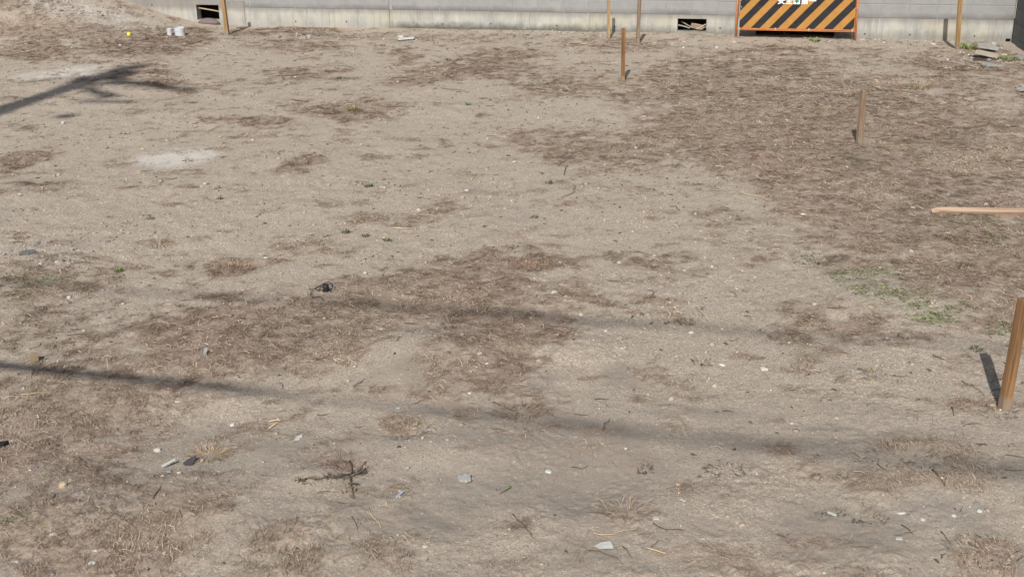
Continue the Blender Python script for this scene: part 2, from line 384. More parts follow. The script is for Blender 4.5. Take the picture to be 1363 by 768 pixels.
# ------------------------------------------------------------------ ground sheet
def build_ground():
    # rows follow distance so that each is a little over a pixel deep in the near field
    pys = np.concatenate([np.linspace(850, 0, 640)])
    t = (pys - (H0 / 2)) / F_PX
    Yr = CAM_H * (math.cos(PITCH) - t * math.sin(PITCH)) / (math.sin(PITCH) + t * math.cos(PITCH))
    Yr = Yr[Yr < 20.5]
    far = np.array([21, 22, 23.5, 25.5, 28, 32, 38, 48, 62, 85, 120, 180, 300, 600.])
    near = np.array([-600, -250, -120, -60, -30, -15, -8, -4, -1.5, 0, 1, 1.8, 2.4, 2.8])
    Yr = np.concatenate([near, Yr, far]); Yr = np.unique(Yr)
    ui = np.concatenate([-np.geomspace(300, .62, 26)[:-1], np.linspace(-.60, .60, 900), np.geomspace(.62, 300, 26)[1:]])
    wy = np.clip(Yr, 3.3, 30)
    X = ui[None, :] * wy[:, None]; Y = np.repeat(Yr[:, None], len(ui), 1)
    x, y = X.ravel(), Y.ravel()
    z = height(x, y)
    st, dm, gr, pl, gv = cover(x, y)
    # straw mats are slightly thick and rough
    z = z + st * 0.004 * (1 + 1.6 * fbm(x, y, 0.04, 3, 71, .7))
    far_m = (np.abs(x) > 40) | (np.abs(y) > 40)
    z = np.where(far_m, z * 0.2, z)
    nr, nc = X.shape
    idx = np.arange(nr * nc).reshape(nr, nc)
    q = np.stack([idx[:-1, :-1], idx[:-1, 1:], idx[1:, 1:], idx[1:, :-1]], -1).reshape(-1, 4)
    me = mesh_np('ground', np.stack([x, y, z], 1), q, M_ground, 4, True, {'straw': st, 'damp': dm, 'green': gr, 'pale': pl, 'gravel': gv})
    tag(obj('ground', me), kind='structure')
build_ground()

# ------------------------------------------------------------------ scattering helpers
def sample_area(n, y0, y1, half=.56):
    y = np.sqrt(RNG.random(n) * (y1 * y1 - y0 * y0) + y0 * y0)
    x = (RNG.random(n) * 2 - 1) * half * y
    s, d = wall_sd(x, y); ok = (d > 0.03) & (s < 7.35)
    return x[ok], y[ok]

def build_straw():
    Vs, Cs, Fs = [], [], []; off = 0
    for (y0, y1, n, wid, lmin, lmax) in ((3.4, 5.5, 330000, .0014, .015, .09), (5.5, 8, 420000, .0019, .02, .10), (8, 12.5, 500000, .0028, .025, .12), (12.5, 20, 520000, .0044, .04, .15)):
        x, y = sample_area(n, y0, y1)
        st, dm, gr, pl, gv = cover(x, y)
        clump = sst(-.25, .45, fbm(x, y, .07, 3, 200, .6))
        p = np.clip(sst(.10, .9, st), 0, 1) * (.2 + .8 * clump) + 0.03 * (1 - dm) * clump
        k = RNG.random(len(x)) < p * .80
        x, y, st = x[k], y[k], st[k]; m = len(x)
        L = RNG.uniform(lmin, lmax, m) * RNG.uniform(.4, 1, m)
        a = fbm(x, y, .5, 2, 310) * 1.5 + RNG.normal(0, .6, m)
        flip = RNG.random(m) < .18; a = np.where(flip, RNG.uniform(0, math.pi, m), a)
        bend = RNG.normal(0, .5, m)
        h0 = height(x, y)
        lift = RNG.exponential(.0024, m) * (st + .2)
        w = wid * RNG.uniform(.6, 1.35, m)
        P = []
        ca, sa = np.cos(a), np.sin(a)
        cb, sb = np.cos(a + bend), np.sin(a + bend)
        mid = np.stack([x, y], 1)
        p0 = mid - np.stack([ca, sa], 1) * (L / 2)[:, None]; p2 = mid + np.stack([cb, sb], 1) * (L / 2)[:, None]
        tip = (RNG.random(m) < .035) * RNG.uniform(.1, .35, m) * L
        z0 = height(p0[:, 0], p0[:, 1]) + .0035 + RNG.random(m) * .004; z2 = height(p2[:, 0], p2[:, 1]) + .0035 + RNG.random(m) * .006 + tip
        z1 = np.maximum(h0, (z0 + z2) / 2) + .004 + lift
        V = np.zeros((m, 6, 3))
        for i, (pt, z, dx, dy, ww) in enumerate(((p0, z0, -sa, ca, .8), (mid, z1, -(sa + sb) / 2, (ca + cb) / 2, 1.), (p2, z2, -sb, cb, .35))):
            V[:, i * 2, 0] = pt[:, 0] + dx * w * ww / 2; V[:, i * 2, 1] = pt[:, 1] + dy * w * ww / 2; V[:, i * 2, 2] = z
            V[:, i * 2 + 1, 0] = pt[:, 0] - dx * w * ww / 2; V[:, i * 2 + 1, 1] = pt[:, 1] - dy * w * ww / 2; V[:, i * 2 + 1, 2] = z + w * .4
        base = np.arange(m)[:, None] * 6 + off
        f = np.concatenate([base + np.array([0, 1, 3, 2]), base + np.array([2, 3, 5, 4])], 0)
        t = RNG.random(m)
        pal = np.array([(.25, .175, .128), (.325, .24, .182), (.175, .12, .087), (.40, .315, .24), (.50, .41, .31), (.60, .52, .40), (.29, .235, .195)])
        ci = np.searchsorted(np.cumsum([.22, .27, .11, .20, .10, .03, .07]), t).clip(0, 6)
        zn = fbm(x, y, .45, 3, 911); zh = fbm(x, y, .8, 3, 931)
        col = pal[ci] * 1.06 * RNG.uniform(.85, 1.15, (m, 1)) * (1 + .38 * zn[:, None]) * (1 + zh[:, None] * np.array([[-.02, .07, .02]]))
        C = np.ones((m, 6, 4)); C[:, :, :3] = col[:, None, :]
        Vs.append(V.reshape(-1, 3)); Cs.append(C.reshape(-1, 4)); Fs.append(f); off += m * 6
    me = mesh_np('dry_grass', np.concatenate(Vs), np.concatenate(Fs), M_straw, 4, False, {'tint': np.concatenate(Cs)})
    o = tag(obj('dry_grass', me), 'brown matted dry grass and dead roots spread over the sandy lot', 'dry grass', kind='stuff')
    print('straw quads', off // 3)
build_straw()

_ico = None
def ico():
    global _ico
    if _ico is None:
        bm = bmesh.new(); bmesh.ops.create_icosphere(bm, subdivisions=1, radius=1.0)
        bm.verts.ensure_lookup_table()
        _ico = (np.array([v.co[:] for v in bm.verts]), np.array([[v.index for v in f.verts] for f in bm.faces])); bm.free()
    return _ico
def build_pebbles():
    iv, fi = ico(); Vs, Cs, Fs = [], [], []; off = 0
    for (y0, y1, n, r0) in ((3.4, 5.5, 30000, .0017), (5.5, 9, 40000, .0027), (9, 20, 95000, .0042)):
        x, y = sample_area(n, y0, y1)
        st, dm, gr, pl, gv = cover(x, y)
        p = (.15 + 1.5 * gv + .25 * sst(.1, .6, fbm(x, y, .5, 3, 400))) * (1 - .75 * dm) * (1 - .3 * st)
        k = RNG.random(len(x)) < p * .52; x, y, gv = x[k], y[k], gv[k]; m = len(x)
        r = r0 * (1 + RNG.pareto(2.6, m)).clip(1, 5.5) * (1 + .7 * gv * RNG.random(m))
        S = r[:, None, None] * RNG.uniform(.6, 1.3, (m, 1, 3)); S[:, :, 2] *= .62
        V = iv[None] * S * RNG.uniform(.75, 1.2, (m, 12, 1))
        a = RNG.uniform(0, 6.28, m); c, s = np.cos(a)[:, None], np.sin(a)[:, None]
        X = V[:, :, 0] * c - V[:, :, 1] * s; Y = V[:, :, 0] * s + V[:, :, 1] * c
        z = height(x, y) + r * .25 + .001 + .004 * cover(x, y)[0]
        V = np.stack([X + x[:, None], Y + y[:, None], V[:, :, 2] + z[:, None]], -1)
        pal = np.array([(.34, .29, .22), (.26, .23, .2), (.42, .38, .32), (.52, .49, .44), (.19, .185, .18), (.27, .275, .265), (.46, .36, .24), (.11, .10, .09)])
        ci = np.searchsorted(np.cumsum([.34, .2, .17, .07, .07, .05, .04, .06]), RNG.random(m)).clip(0, 7)
        C = np.ones((m, 12, 4)); C[:, :, :3] = (pal[ci] * RNG.uniform(.8, 1.15, (m, 1)))[:, None, :]
        Vs.append(V.reshape(-1, 3)); Cs.append(C.reshape(-1, 4)); Fs.append((fi[None] + (np.arange(m) * 12)[:, None, None]).reshape(-1, 3) + off); off += m * 12
    me = mesh_np('gravel', np.concatenate(Vs), np.concatenate(Fs), M_peb, 3, False, {'tint': np.concatenate(Cs)})
    tag(obj('gravel', me), 'small grey and tan grit and pebbles sprinkled across the bare soil', 'gravel', kind='stuff')
    print('pebbles', off // 12)
build_pebbles()

def build_clods():
    iv, fi = ico()
    x, y = sample_area(60000, 3.4, 9.5); st, dm, gr, pl, gv = cover(x, y)
    k = RNG.random(len(x)) < sst(.1, .55, fbm(x, y, .5, 3, 812)) * .30 * (1 - .85 * dm); x, y = x[k], y[k]; m = len(x)
    r_ = .0032 * (1 + RNG.pareto(2.4, m)).clip(1, 4.5) * (.75 + y * .05)
    V = iv[None] * (r_[:, None, None] * RNG.uniform(.7, 1.4, (m, 1, 3))) * RNG.uniform(.7, 1.25, (m, 12, 1)); V[:, :, 2] *= .7
    V = V + np.stack([x, y, height(x, y) + r_ * .15], 1)[:, None, :]
    pal = np.array([(.33, .275, .22), (.27, .225, .18), (.38, .325, .26)])
    C = np.ones((m, 12, 4)); C[:, :, :3] = (pal[RNG.integers(0, 3, m)] * RNG.uniform(.85, 1.1, (m, 1)))[:, None, :]
    me = mesh_np('soil_crumbs', V.reshape(-1, 3), (fi[None] + (np.arange(m) * 12)[:, None, None]).reshape(-1, 3), M_peb, 3, False, {'tint': C.reshape(-1, 4)})
    tag(obj('soil_crumbs', me), 'loose crumbs and clods of dry soil on the rougher ground in front', 'soil', kind='stuff')
build_clods()

def blade_mesh(name, items, mat):
    """items: list of (x,y,z0, azimuth, length, width, lean, colour) -> bent two-quad blades"""
    m = len(items); A = np.array([i[:7] for i in items]); C = np.array([i[7] for i in items])
    x, y, z, a, L, w, lean = A.T
    ca, sa = np.cos(a), np.sin(a); V = np.zeros((m, 6, 3))
    for i, (t, k) in enumerate(((0, .6), (.55, 1.), (1., .15))):
        hx = L * t * np.sin(lean * (0.5 + .5 * t)); zz = L * t * np.cos(lean * (0.5 + .5 * t))
        for j, sg in enumerate((-1, 1)):
            V[:, i * 2 + j, 0] = x + ca * hx - sa * w * k * sg / 2; V[:, i * 2 + j, 1] = y + sa * hx + ca * w * k * sg / 2; V[:, i * 2 + j, 2] = z + zz
    base = np.arange(m)[:, None] * 6
    f = np.concatenate([base + np.array([0, 1, 3, 2]), base + np.array([2, 3, 5, 4])], 0)
    CC = np.ones((m, 6, 4)); CC[:, :, :3] = C[:, None, :]
    return mesh_np(name, V.reshape(-1, 3), f, mat, 4, False, {'tint': CC.reshape(-1, 4)})

def build_green():
    x, y = sample_area(330000, 3.5, 19.5)
    st, dm, gr, pl, gv = cover(x, y)
    p = sst(.12, .8, gr) * sst(-.2, .25, fbm(x, y, .12, 3, 500)) * 1.0 + .0008
    k = RNG.random(len(x)) < p; x, y = x[k], y[k]; z = height(x, y)
    items = []
    for i in range(len(x)):
        n = 5; g = RNG.uniform(.8, 1.2); dull = RNG.random() < .3
        base = (.13, .13, .075) if dull else (.15, .185, .065)
        for _ in range(n):
            items.append((x[i] + RNG.normal(0, .008), y[i] + RNG.normal(0, .008), z[i], RNG.uniform(0, 6.28), RNG.uniform(.008, .020), RNG.uniform(.004, .008), RNG.uniform(.8, 1.5), tuple(c * g * RNG.uniform(.8, 1.25) for c in base)))
    me = blade_mesh('ground_weeds', items, M_leaf)
    tag(obj('ground_weeds', me), 'low green weeds creeping through the dry grass, thickest at the right edge', 'weeds', kind='stuff')
    # standing dead stalks and fine twiggy roots
    x, y = sample_area(60000, 3.5, 19.5)
    st = cover(x, y)[0]; k = RNG.random(len(x)) < sst(.3, 1., st) * .06 + .001; x, y = x[k], y[k]; z = height(x, y)
    items = [(x[i], y[i], z[i], RNG.uniform(0, 6.28), RNG.uniform(.03, .10), RNG.uniform(.0018, .004), RNG.uniform(.4, 1.5), tuple(c * RNG.uniform(.75, 1.2) for c in ((.40, .32, .23) if RNG.random() < .5 else (.20, .15, .11)))) for i in range(len(x))]
    me = blade_mesh('dead_stalks', items, M_straw)
    tag(obj('dead_stalks', me), 'thin dead grass stalks sticking up out of the brown mats', 'dead stalks', kind='stuff')
build_green()

def build_litter():
    """dark crumbs of bark and leaf, and short crooked twigs, lying loose"""
    x, y = sample_area(30000, 3.5, 19.8)
    st, dm = cover(x, y)[:2]; cl = sst(.0, .6, fbm(x, y, .4, 3, 600))
    k = RNG.random(len(x)) < (.05 + .25 * cl) * (1 - .6 * dm) * .8; x, y = x[k], y[k]; m = len(x); z = height(x, y)
    r = RNG.uniform(.003, .011, m) * (1 + y * .05)
    a = RNG.uniform(0, 6.28, m); V = np.zeros((m, 5, 3))
    for i in range(4):
        t = a + i * 1.571 + RNG.uniform(-.5, .5, m); rr = r * RNG.uniform(.5, 1.4, m) * (1.5 if i % 2 else .7)
        V[:, i, 0] = x + np.cos(t) * rr; V[:, i, 1] = y + np.sin(t) * rr; V[:, i, 2] = z + .001 + RNG.random(m) * .004
    V[:, 4, 0] = x; V[:, 4, 1] = y; V[:, 4, 2] = z + .004 + r * .5
    b = np.arange(m)[:, None] * 5
    f = np.concatenate([b + np.array(q) for q in ((0, 1, 4), (1, 2, 4), (2, 3, 4), (3, 0, 4))], 0)
    C = np.ones((m, 5, 4)); C[:, :, :3] = (np.array([(.09, .07, .055), (.13, .10, .075), (.07, .065, .055), (.16, .12, .09), (.08, .09, .05)])[RNG.integers(0, 5, m)])[:, None, :]
    me = mesh_np('leaf_crumbs', V.reshape(-1, 3), f, M_straw, 3, False, {'tint': C.reshape(-1, 4)})
    tag(obj('leaf_crumbs', me), 'dark crumbs of dead leaf and bark strewn over the sand', 'leaf litter', kind='stuff')
    bm = bmesh.new()
    x, y = sample_area(2600, 3.6, 18); k_ = RNG.random(len(x)) < (sst(-.1, .6, fbm(x, y, .8, 3, 700)) * .35 + .05) * (1 + 1.5 * (y < 7)); x, y = x[k_], y[k_]
    for i in range(len(x)):
        L = random.uniform(.02, .11) * (1 + y[i] * .02); a = random.uniform(-.9, .9) + (1.57 if random.random() < .2 else 0); pts = []
        px_, py_ = x[i], y[i]
        for k in range(5):
            pts.append((px_, py_, hz(px_, py_) + .004 + random.uniform(0, .006))); a += random.uniform(-.8, .8)
            px_ += math.cos(a) * L / 4; py_ += math.sin(a) * L / 4
        r = random.uniform(.0009, .0021) * (1 + y[i] * .04)
        add_tube(bm, pts, [r, r * 1.1, r, r * .8, r * .4], 4, False)
    o = bm_obj('twig_litter', bm, mat_stone('twig_bark', (.075, .055, .042), (.17, .125, .09), 60))
    tag(o, 'short crooked brown twigs and rootlets scattered on the soil', 'twigs', kind='stuff')
build_litter()

# ------------------------------------------------------------------ block wall
def mat_block(name, c1, c2, dirt=0.7):
    m, nt, b = new_mat(name, .92); N = NB(nt)
    geo = N.n('ShaderNodeNewGeometry').outputs['Position']; oi = N.n('ShaderNodeObjectInfo').outputs['Random']
    co = geo
    f = N.noise(co, 7, 6, .7); c = N.ramp(f, [(.3, c1), (.7, c2)])
    c = N.mix(N.ramp(oi, [(0, .0), (1, .14)]), c, tuple(x * .62 for x in c1))
    pores = N.noise(co, 190, 3, .7)
    c = N.mix(N.ramp(pores, [(.30, .6), (.45, 0.)]), c, tuple(x * .55 for x in c1))
    # grime rising from the foot of the first course
    sp = N.n('ShaderNodeSeparateXYZ'); N.l(geo, sp.inputs[0])
    zz = N.math('ADD', sp.outputs[2], N.math('MULTIPLY', N.math('SUBTRACT', N.noise(co, 5, 5, .7), .5), .11))
    gr = N.math('MULTIPLY', N.ramp(zz, [(.0, 0), (.335, 1.), (.40, 0.)]) , N.ramp(N.noise(N.mapv(geo, (1, 1, .6)), 1.1, 4, .6), [(.35, .35), (.6, 1.)]))
    c = N.mix(N.math('MULTIPLY', gr, dirt), c, lin(92, 90, 88))
    N.l(c, b.inputs['Base Color']); N.bump(N.math('ADD', f, N.math('MULTIPLY', pores, .6)), .003, b)
    return m
def mat_footing():
    m, nt, b = new_mat('cast_concrete', .9); N = NB(nt)
    co = N.n('ShaderNodeTexCoord').outputs['Object']        # x along wall, z up
    f = N.noise(co, 3.2, 6, .65)
    c = N.ramp(f, [(.3, lin(146, 146, 142)), (.5, lin(162, 161, 156)), (.68, lin(175, 174, 165))])
    big = N.noise(N.mapv(co, (1.3, 1, 2.5)), 1.0, 4, .6)
    c = N.mix(N.ramp(big, [(.5, 0.), (.64, .6)]), c, lin(172, 167, 148))       # yellowish bloom
    stv = N.noise(N.mapv(co, (9, 3, .8)), 1.0, 6, .75)
    c = N.mix(N.ramp(stv, [(.48, 0.), (.68, .5)]), c, lin(112, 113, 108))        # run-off streaks
    stw = N.noise(N.mapv(co, (14, 3, .9)), 1.3, 5, .75)
    c = N.mix(N.ramp(stw, [(.55, 0.), (.68, .6)]), c, lin(186, 187, 184))
    sp = N.n('ShaderNodeSeparateXYZ'); N.l(co, sp.inputs[0])
    # purple grey grime below the blocks
    zt = N.math('ADD', sp.outputs[2], N.math('MULTIPLY', N.math('SUBTRACT', N.noise(N.mapv(co, (9, 1, 3)), 1.0, 5, .7), .5), .10))
    c = N.mix(N.math('MULTIPLY', N.ramp(zt, [(.22, 0.), (.31, 1.)]), .65), c, lin(112, 106, 103))
    # black-green algae at the foot, heaviest in the middle stretch
    zb = N.math('ADD', sp.outputs[2], N.math('MULTIPLY', N.math('SUBTRACT', N.noise(N.mapv(co, (7, 1, 5)), 1.0, 6, .8), .5), .22))
    xs = N.math('MULTIPLY', N.ramp(N.math('DIVIDE', N.math('ADD', sp.outputs[0], 3.0), 10.0), [(.08, .15), (.13, 1.), (.42, .9), (.52, .65), (.8, .45)]), 1.0)
    al = N.math('MULTIPLY', N.ramp(zb, [(.05, 1.), (.15, 0.)]), xs)
    c = N.mix(N.math('MULTIPLY', al, .85), c, lin(70, 70, 63))
    N.l(c, b.inputs['Base Color']); N.bump(N.math('ADD', f, N.math('MULTIPLY', N.noise(co, 60, 4, .7), .3)), .006, b)
    return m
M_block = mat_block('grey_block', lin(136, 136, 136), lin(151, 151, 150))
M_block_d = mat_block('shaded_grey_block', lin(108, 112, 112), lin(126, 129, 129), .3)  # darker copy of the block grey, grazing light put into the colour
M_mortar = mat_stone('mortar', lin(134, 134, 132), lin(152, 152, 150), 20)
M_foot = mat_footing()

def block_mesh(name, w, h, d, mat):
    bm = bmesh.new(); add_box(bm, 0, w, 0, d, 0, h, .004)
    me = bpy.data.meshes.new(name); bmesh.ops.recalc_face_normals(bm, faces=bm.faces[:]); bm.to_mesh(me); bm.free(); me.materials.append(mat); return me

# local wall frame: +X along the wall to the right, +Y into the wall, origin on the wall face line at s=0
wall = bpy.data.objects.new('block_wall', None); wall.location = (WO[0], WO[1], 0); wall.rotation_euler = (0, 0, -TH); link(wall)
tag(wall, 'long grey concrete block wall on a pale stained cast footing behind the lot', 'wall')
FT = 0.31
def footing(x0, x1, y0, zt, holes):
    """cast strip with cut-out openings; holes: (x0,x1,z0,z1)"""
    bm = bmesh.new(); x = x0; D = .16
    for (a, b_, z0, z1) in holes:
        if a > x: add_box(bm, x, a, y0, y0 + D, -.5, zt)
        add_box(bm, a, b_, y0, y0 + D, -.5, z0); add_box(bm, a, b_, y0, y0 + D, z1, zt)
        x = b_
    add_box(bm, x, x1, y0, y0 + D, -.5, zt)
    return bm_obj('footing', bm, M_foot, wall)
XL, XM, XR = -4.46, -1.98, 7.50
footing(-16, XL, -.012, FT + .10, [(-5.31, -4.91, .095, .342)])
footing(XL + .004, XM, -.010, FT, [])
footing(XM + .005, XR, 0.0, FT, [(2.63, 3.07, .06, .252), (3.82, 4.98, -.12, .12), (7.42, 7.488, -.03, .045)])  # wide middle opening is invented, to turn the gap under the barricade black
# culvert chambers behind the openings; the barricade one is invented to look dark
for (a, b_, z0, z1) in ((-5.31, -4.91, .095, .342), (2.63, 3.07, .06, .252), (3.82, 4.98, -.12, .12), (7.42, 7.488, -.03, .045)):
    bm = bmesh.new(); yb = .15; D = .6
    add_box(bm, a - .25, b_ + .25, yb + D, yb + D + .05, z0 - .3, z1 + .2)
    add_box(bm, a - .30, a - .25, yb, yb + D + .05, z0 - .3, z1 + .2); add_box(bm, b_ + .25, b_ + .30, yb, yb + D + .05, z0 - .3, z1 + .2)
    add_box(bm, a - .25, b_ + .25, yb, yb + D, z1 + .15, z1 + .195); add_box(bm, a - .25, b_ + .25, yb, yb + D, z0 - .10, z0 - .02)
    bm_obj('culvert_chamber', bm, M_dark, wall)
# form-tie holes left in the cast face: small rusty plugs
bm = bmesh.new(); bmesh.ops.create_cone(bm, cap_ends=True, segments=8, radius1=.014, radius2=.011, depth=.012)
me_tie = bpy.data.meshes.new('tie_hole'); bm.to_mesh(me_tie); bm.free(); me_tie.materials.append(mat_stone('rust_plug', (.05, .035, .028), (.12, .075, .05), 60))
for k, (x, z) in enumerate(((-3.58, .10), (-2.71, .11), (-.31, .12), (-1.10, .10), (.75, .11), (3.9, .09), (5.42, .075), (6.07, .075), (6.98, .075), (1.66, .11), (-6.1, .33), (3.28, .12))):
    o = obj('tie_hole', me_tie, wall, (x, (-.013 if x < XL else (-.011 if x < XM else -.001)), z), (math.pi / 2, 0, 0))
# vertical construction joints, dark recessed strips proud by a hair of dirt
bm = bmesh.new()
for x in (.31, -3.0, 4.25, -8.1, -6.35):
    y = -.012 if x < XL else (-.010 if x < XM else 0.0)
    add_box(bm, x, x + .008, y - .003, y + .01, .0, FT - .012)
o = bm_obj('joint_seam', bm, mat_stone('joint_dirt', lin(120, 118, 110), lin(150, 148, 138), 30), wall)
# blocks
bmk = block_mesh('concrete_block', .390, .190, .12, M_block)
PITCHX = .3985
def course(x0, x1, ph, z, y):
    k = math.ceil((x0 - ph) / PITCHX - 1e-6)
    while ph + k * PITCHX + .39 <= x1 + .03:
        obj('concrete_block', bmk, wall, (ph + k * PITCHX + .005 + random.uniform(-.0015, .0015), y + random.uniform(-.0015, .0015), z), None); k += 1
    xe = ph + k * PITCHX + .005; wr = x1 - .004 - xe
    if wr > .05: obj('concrete_block', block_mesh('concrete_block', wr, .19, .12, M_block), wall, (xe, y, z))
    xs_ = ph + math.ceil((x0 - ph) / PITCHX - 1e-6) * PITCHX - .005
    if xs_ - x0 > .05: obj('concrete_block', block_mesh('concrete_block', xs_ - x0 - .004, .19, .12, M_block), wall, (x0 + .002, y, z))
for r in range(4):
    z = FT + .006 + r * .2
    y = .008
    course(XM + .03, XR, .05 - PITCHX * 5, z, y)
    if r == 0: course(XL + .01, XM - .0, XM - PITCHX * 20, z, -.002)
    else: course(-12.3, XM, XM - PITCHX * 40, z, -.002)
bm = bmesh.new()
add_box(bm, XM - .002, XR, .013, .11, FT + .002, FT + .812); add_box(bm, XL + .002, XM - .004, .003, .10, FT + .002, FT + .812); add_box(bm, -12.5, XL, .003, .10, FT + .102, FT + .812)
bm_obj('mortar_bed', bm, M_mortar, wall)
# coping course
bm = bmesh.new(); add_box(bm, -12.5, XR, -.02, .15, FT + .814, FT + .87, .006); bm_obj('coping', bm, M_slab, wall)

# side wall at the right, runs towards the viewer
Ew = WO + WD * 7.505
sw = bpy.data.objects.new('side_wall', None); sw.location = (Ew[0], Ew[1], 0); sw.rotation_euler = (0, 0, -TH - math.pi / 2); link(sw)
tag(sw, 'grey block wall, coloured darker for grazing light, at the far right corner running toward the viewer', 'wall')
bmd = block_mesh('concrete_block', .390, .190, .12, M_block_d)
for r in range(-1, 5):
    for k in range(10):
        obj('concrete_block', bmd, sw, (.004 + k * .4, random.uniform(-.002, .002), .10 + r * .2), None)
bm = bmesh.new(); add_box(bm, 0.0, 4.0, .006, .11, -.4, 1.1); bm_obj('mortar_bed', bm, mat_stone('mortar_shaded', lin(104, 108, 108), lin(120, 124, 124), 20), sw)  # side wall mortar darkened likewise for the grazing light
bm = bmesh.new(); add_box(bm, 0.0, 4.02, -.02, .14, 1.102, 1.16, .006); bm_obj('coping', bm, M_block_d, sw)

def wpt(s, d, z):        # world point from wall coordinates (d in front of the face)
    p = WO + WD * s + WN * d; return Vector((p[0], p[1], z))

# ------------------------------------------------------------------ sticks and things in the openings
def stick_obj(name, a, b, r, mat, label, cat, group=None, flat=None):
    bm = bmesh.new(); a, b = Vector(a), Vector(b)
    pts = [a.lerp(b, t) + Vector((0, 0, random.uniform(-.3, .3) * r)) for t in (0, .3, .6, 1)]
    add_tube(bm, [p - a for p in pts], [r, r * .95, r * .9, r * .8], 6)
    return tag(bm_obj(name, bm, mat, None, a), label, cat, group)
M_stick = mat_stone('old_grey_stick', lin(150, 132, 112), lin(190, 172, 150), 40)
M_stick2 = mat_stone('old_dark_stick', lin(120, 112, 102), lin(170, 162, 152), 40)
stick_obj('lath', wpt(-5.30, -.06, .285), wpt(-4.90, -.05, .225), .012, M_stick, 'pale lath wedged across the left square opening of the footing', 'stick')
def pipe_dome():
    bm = bmesh.new(); seg = 18; rows = []
    for i in range(2):
        rr = .18; x = -.0 + i * .0
    outer = []
    for yk, kk in ((0, 1.), (-.05, .93), (-.07, .8)):
        outer.append([bm.verts.new((math.cos(t) * .19 * kk, yk, math.sin(t) * .085 * kk)) for t in [math.pi * k / seg for k in range(seg + 1)]])
    for a, b_ in zip(outer[:-1], outer[1:]):
        for k in range(seg): bm.faces.new((a[k], a[k + 1], b_[k + 1], b_[k]))
    bm.faces.new(outer[-1])
    p = wpt(-5.09, .045, .05)
    o = bm_obj('pot_shard', bm, mat_stone('purple_grey_clay', lin(98, 86, 88), lin(120, 106, 106), 20), None, p, (0, 0, -TH), True)
    tag(o, 'purple grey half round slab leaning below the left opening', 'slab')
pipe_dome()
stick_obj('stick', wpt(2.68, -.10, .195), wpt(2.86, -.05, .11), .009, M_stick2, 'thin stick slanting down across the dark opening beside the barricade', 'stick')
stick_obj('stick', wpt(2.64, -.03, .150), wpt(2.82, -.02, .108), .011, M_stick2, 'stick lying low at the left end of the opening beside the barricade', 'stick')
stick_obj('stick', wpt(2.92, -.03, .095), wpt(3.06, -.05, .165), .012, M_stick, 'light stick rising to the right inside the opening beside the barricade', 'stick')
stick_obj('stick', wpt(2.97, -.05, .085), wpt(3.07, -.04, .135), .009, M_stick2, 'short grey stick in the right corner of the opening beside the barricade', 'stick')
bm = bmesh.new(); add_box(bm, -.11, .09, -.006, .006, 0, .09, .002)
o = bm_obj('board_scrap', bm, M_stick, None, wpt(2.93, -.14, .08), (.5, .2, -TH)); tag(o, 'brown board scrap lying inside the opening beside the barricade', 'board')

# ------------------------------------------------------------------ stakes
def stake(px, py, top, mat, w=.045, label='', lean=(0, 0), yaw=0.1, group='wooden survey stakes'):
    p = gp(px, py); bm = bmesh.new(); seg = 4
    h = w / 2; vs = add_box(bm, -h, h, -h, h, -.22, top, .0025)
    me_name = 'wooden_stake'
    o = bm_obj(me_name, bm, mat, None, p, (lean[0], lean[1], yaw))
    return tag(o, label, 'stake', group)
stake(1336, 545, .575, M_wood_b, .045, 'brown weathered stake at the right edge, nearest the viewer and leaning right', (-.02, .05), .22)
stake(829, 109, .645, M_wood_b, .046, 'short brown stake with its top visible, in front of the other two by the wall', (0, -.012), .0)
stake(1143, 192, .515, M_wood_g, .046, 'greyish stake standing alone in the brown dry grass at right', (0, -.01), .25)
stake(849, 58, .76, M_wood_g, .045, 'dull grey brown stake right of the yellow one near the wall', (0, 0.01), .12)
stake(810, 52, .80, M_wood_y, .045, 'yellow new stake by the wall, left of the dull grey brown one', (0, -.02), 0.0)
stake(1274, 66, 1.10, M_wood_y, .050, 'yellow stake before the wall close to the right corner slabs', (-.03, -.045), .3)
stake(303, 47, .85, M_wood_y, .055, 'yellow stake leaning left beside the left wall opening', (0, -.045), -.25)

# stub by the board
bm = bmesh.new(); add_box(bm, -.03, .02, -.02, .02, -.05, .09, .003); add_box(bm, .022, .035, -.02, .02, -.05, .08, .002)
tag(bm_obj('stake_stub', bm, M_wood_g, None, gp(574, 56), (0, 0, .2)), 'broken grey brown stake stub near the middle of the wall foot', 'stake')
# lath lying at right with pointed end
def lath():
    a, b_ = gp(1240, 286), gp(1400, 288); d = (b_ - a); L = 1.55; yaw = math.atan2(d.y, d.x)
    bm = bmesh.new(); h = .024
    prof = [(0, 0.0), (.085, h), (L, h), (L, -h), (.06, -h)]
    t = .046
    v0 = [bm.verts.new((x, y, 0.0)) for x, y in prof]; v1 = [bm.verts.new((x, y, t)) for x, y in prof]
    bm.faces.new(v0); bm.faces.new(v1[::-1])
    for i in range(5): bm.faces.new((v0[i], v0[(i + 1) % 5], v1[(i + 1) % 5], v1[i]))
    bmesh.ops.bevel(bm, geom=bm.edges[:], offset=.002, segments=1, affect='EDGES')
    o = bm_obj('pointed_stake', bm, M_wood_l, None, (a.x, a.y, max(a.z, b_.z) + .008), (math.radians(-62), 0.0, yaw))
    tag(o, 'pale new pointed stake lying flat on the dry grass at the right edge', 'stake')
lath()
# cut block of wood
bm = bmesh.new(); add_box(bm, -.021, .021, -.021, .021, -.01, .046, .0015)
tag(bm_obj('wood_block', bm, M_wood_y, None, gp(46, 481), (.05, .08, .45)), 'small square cut wood block by the dark cable shadow at left', 'wood block')

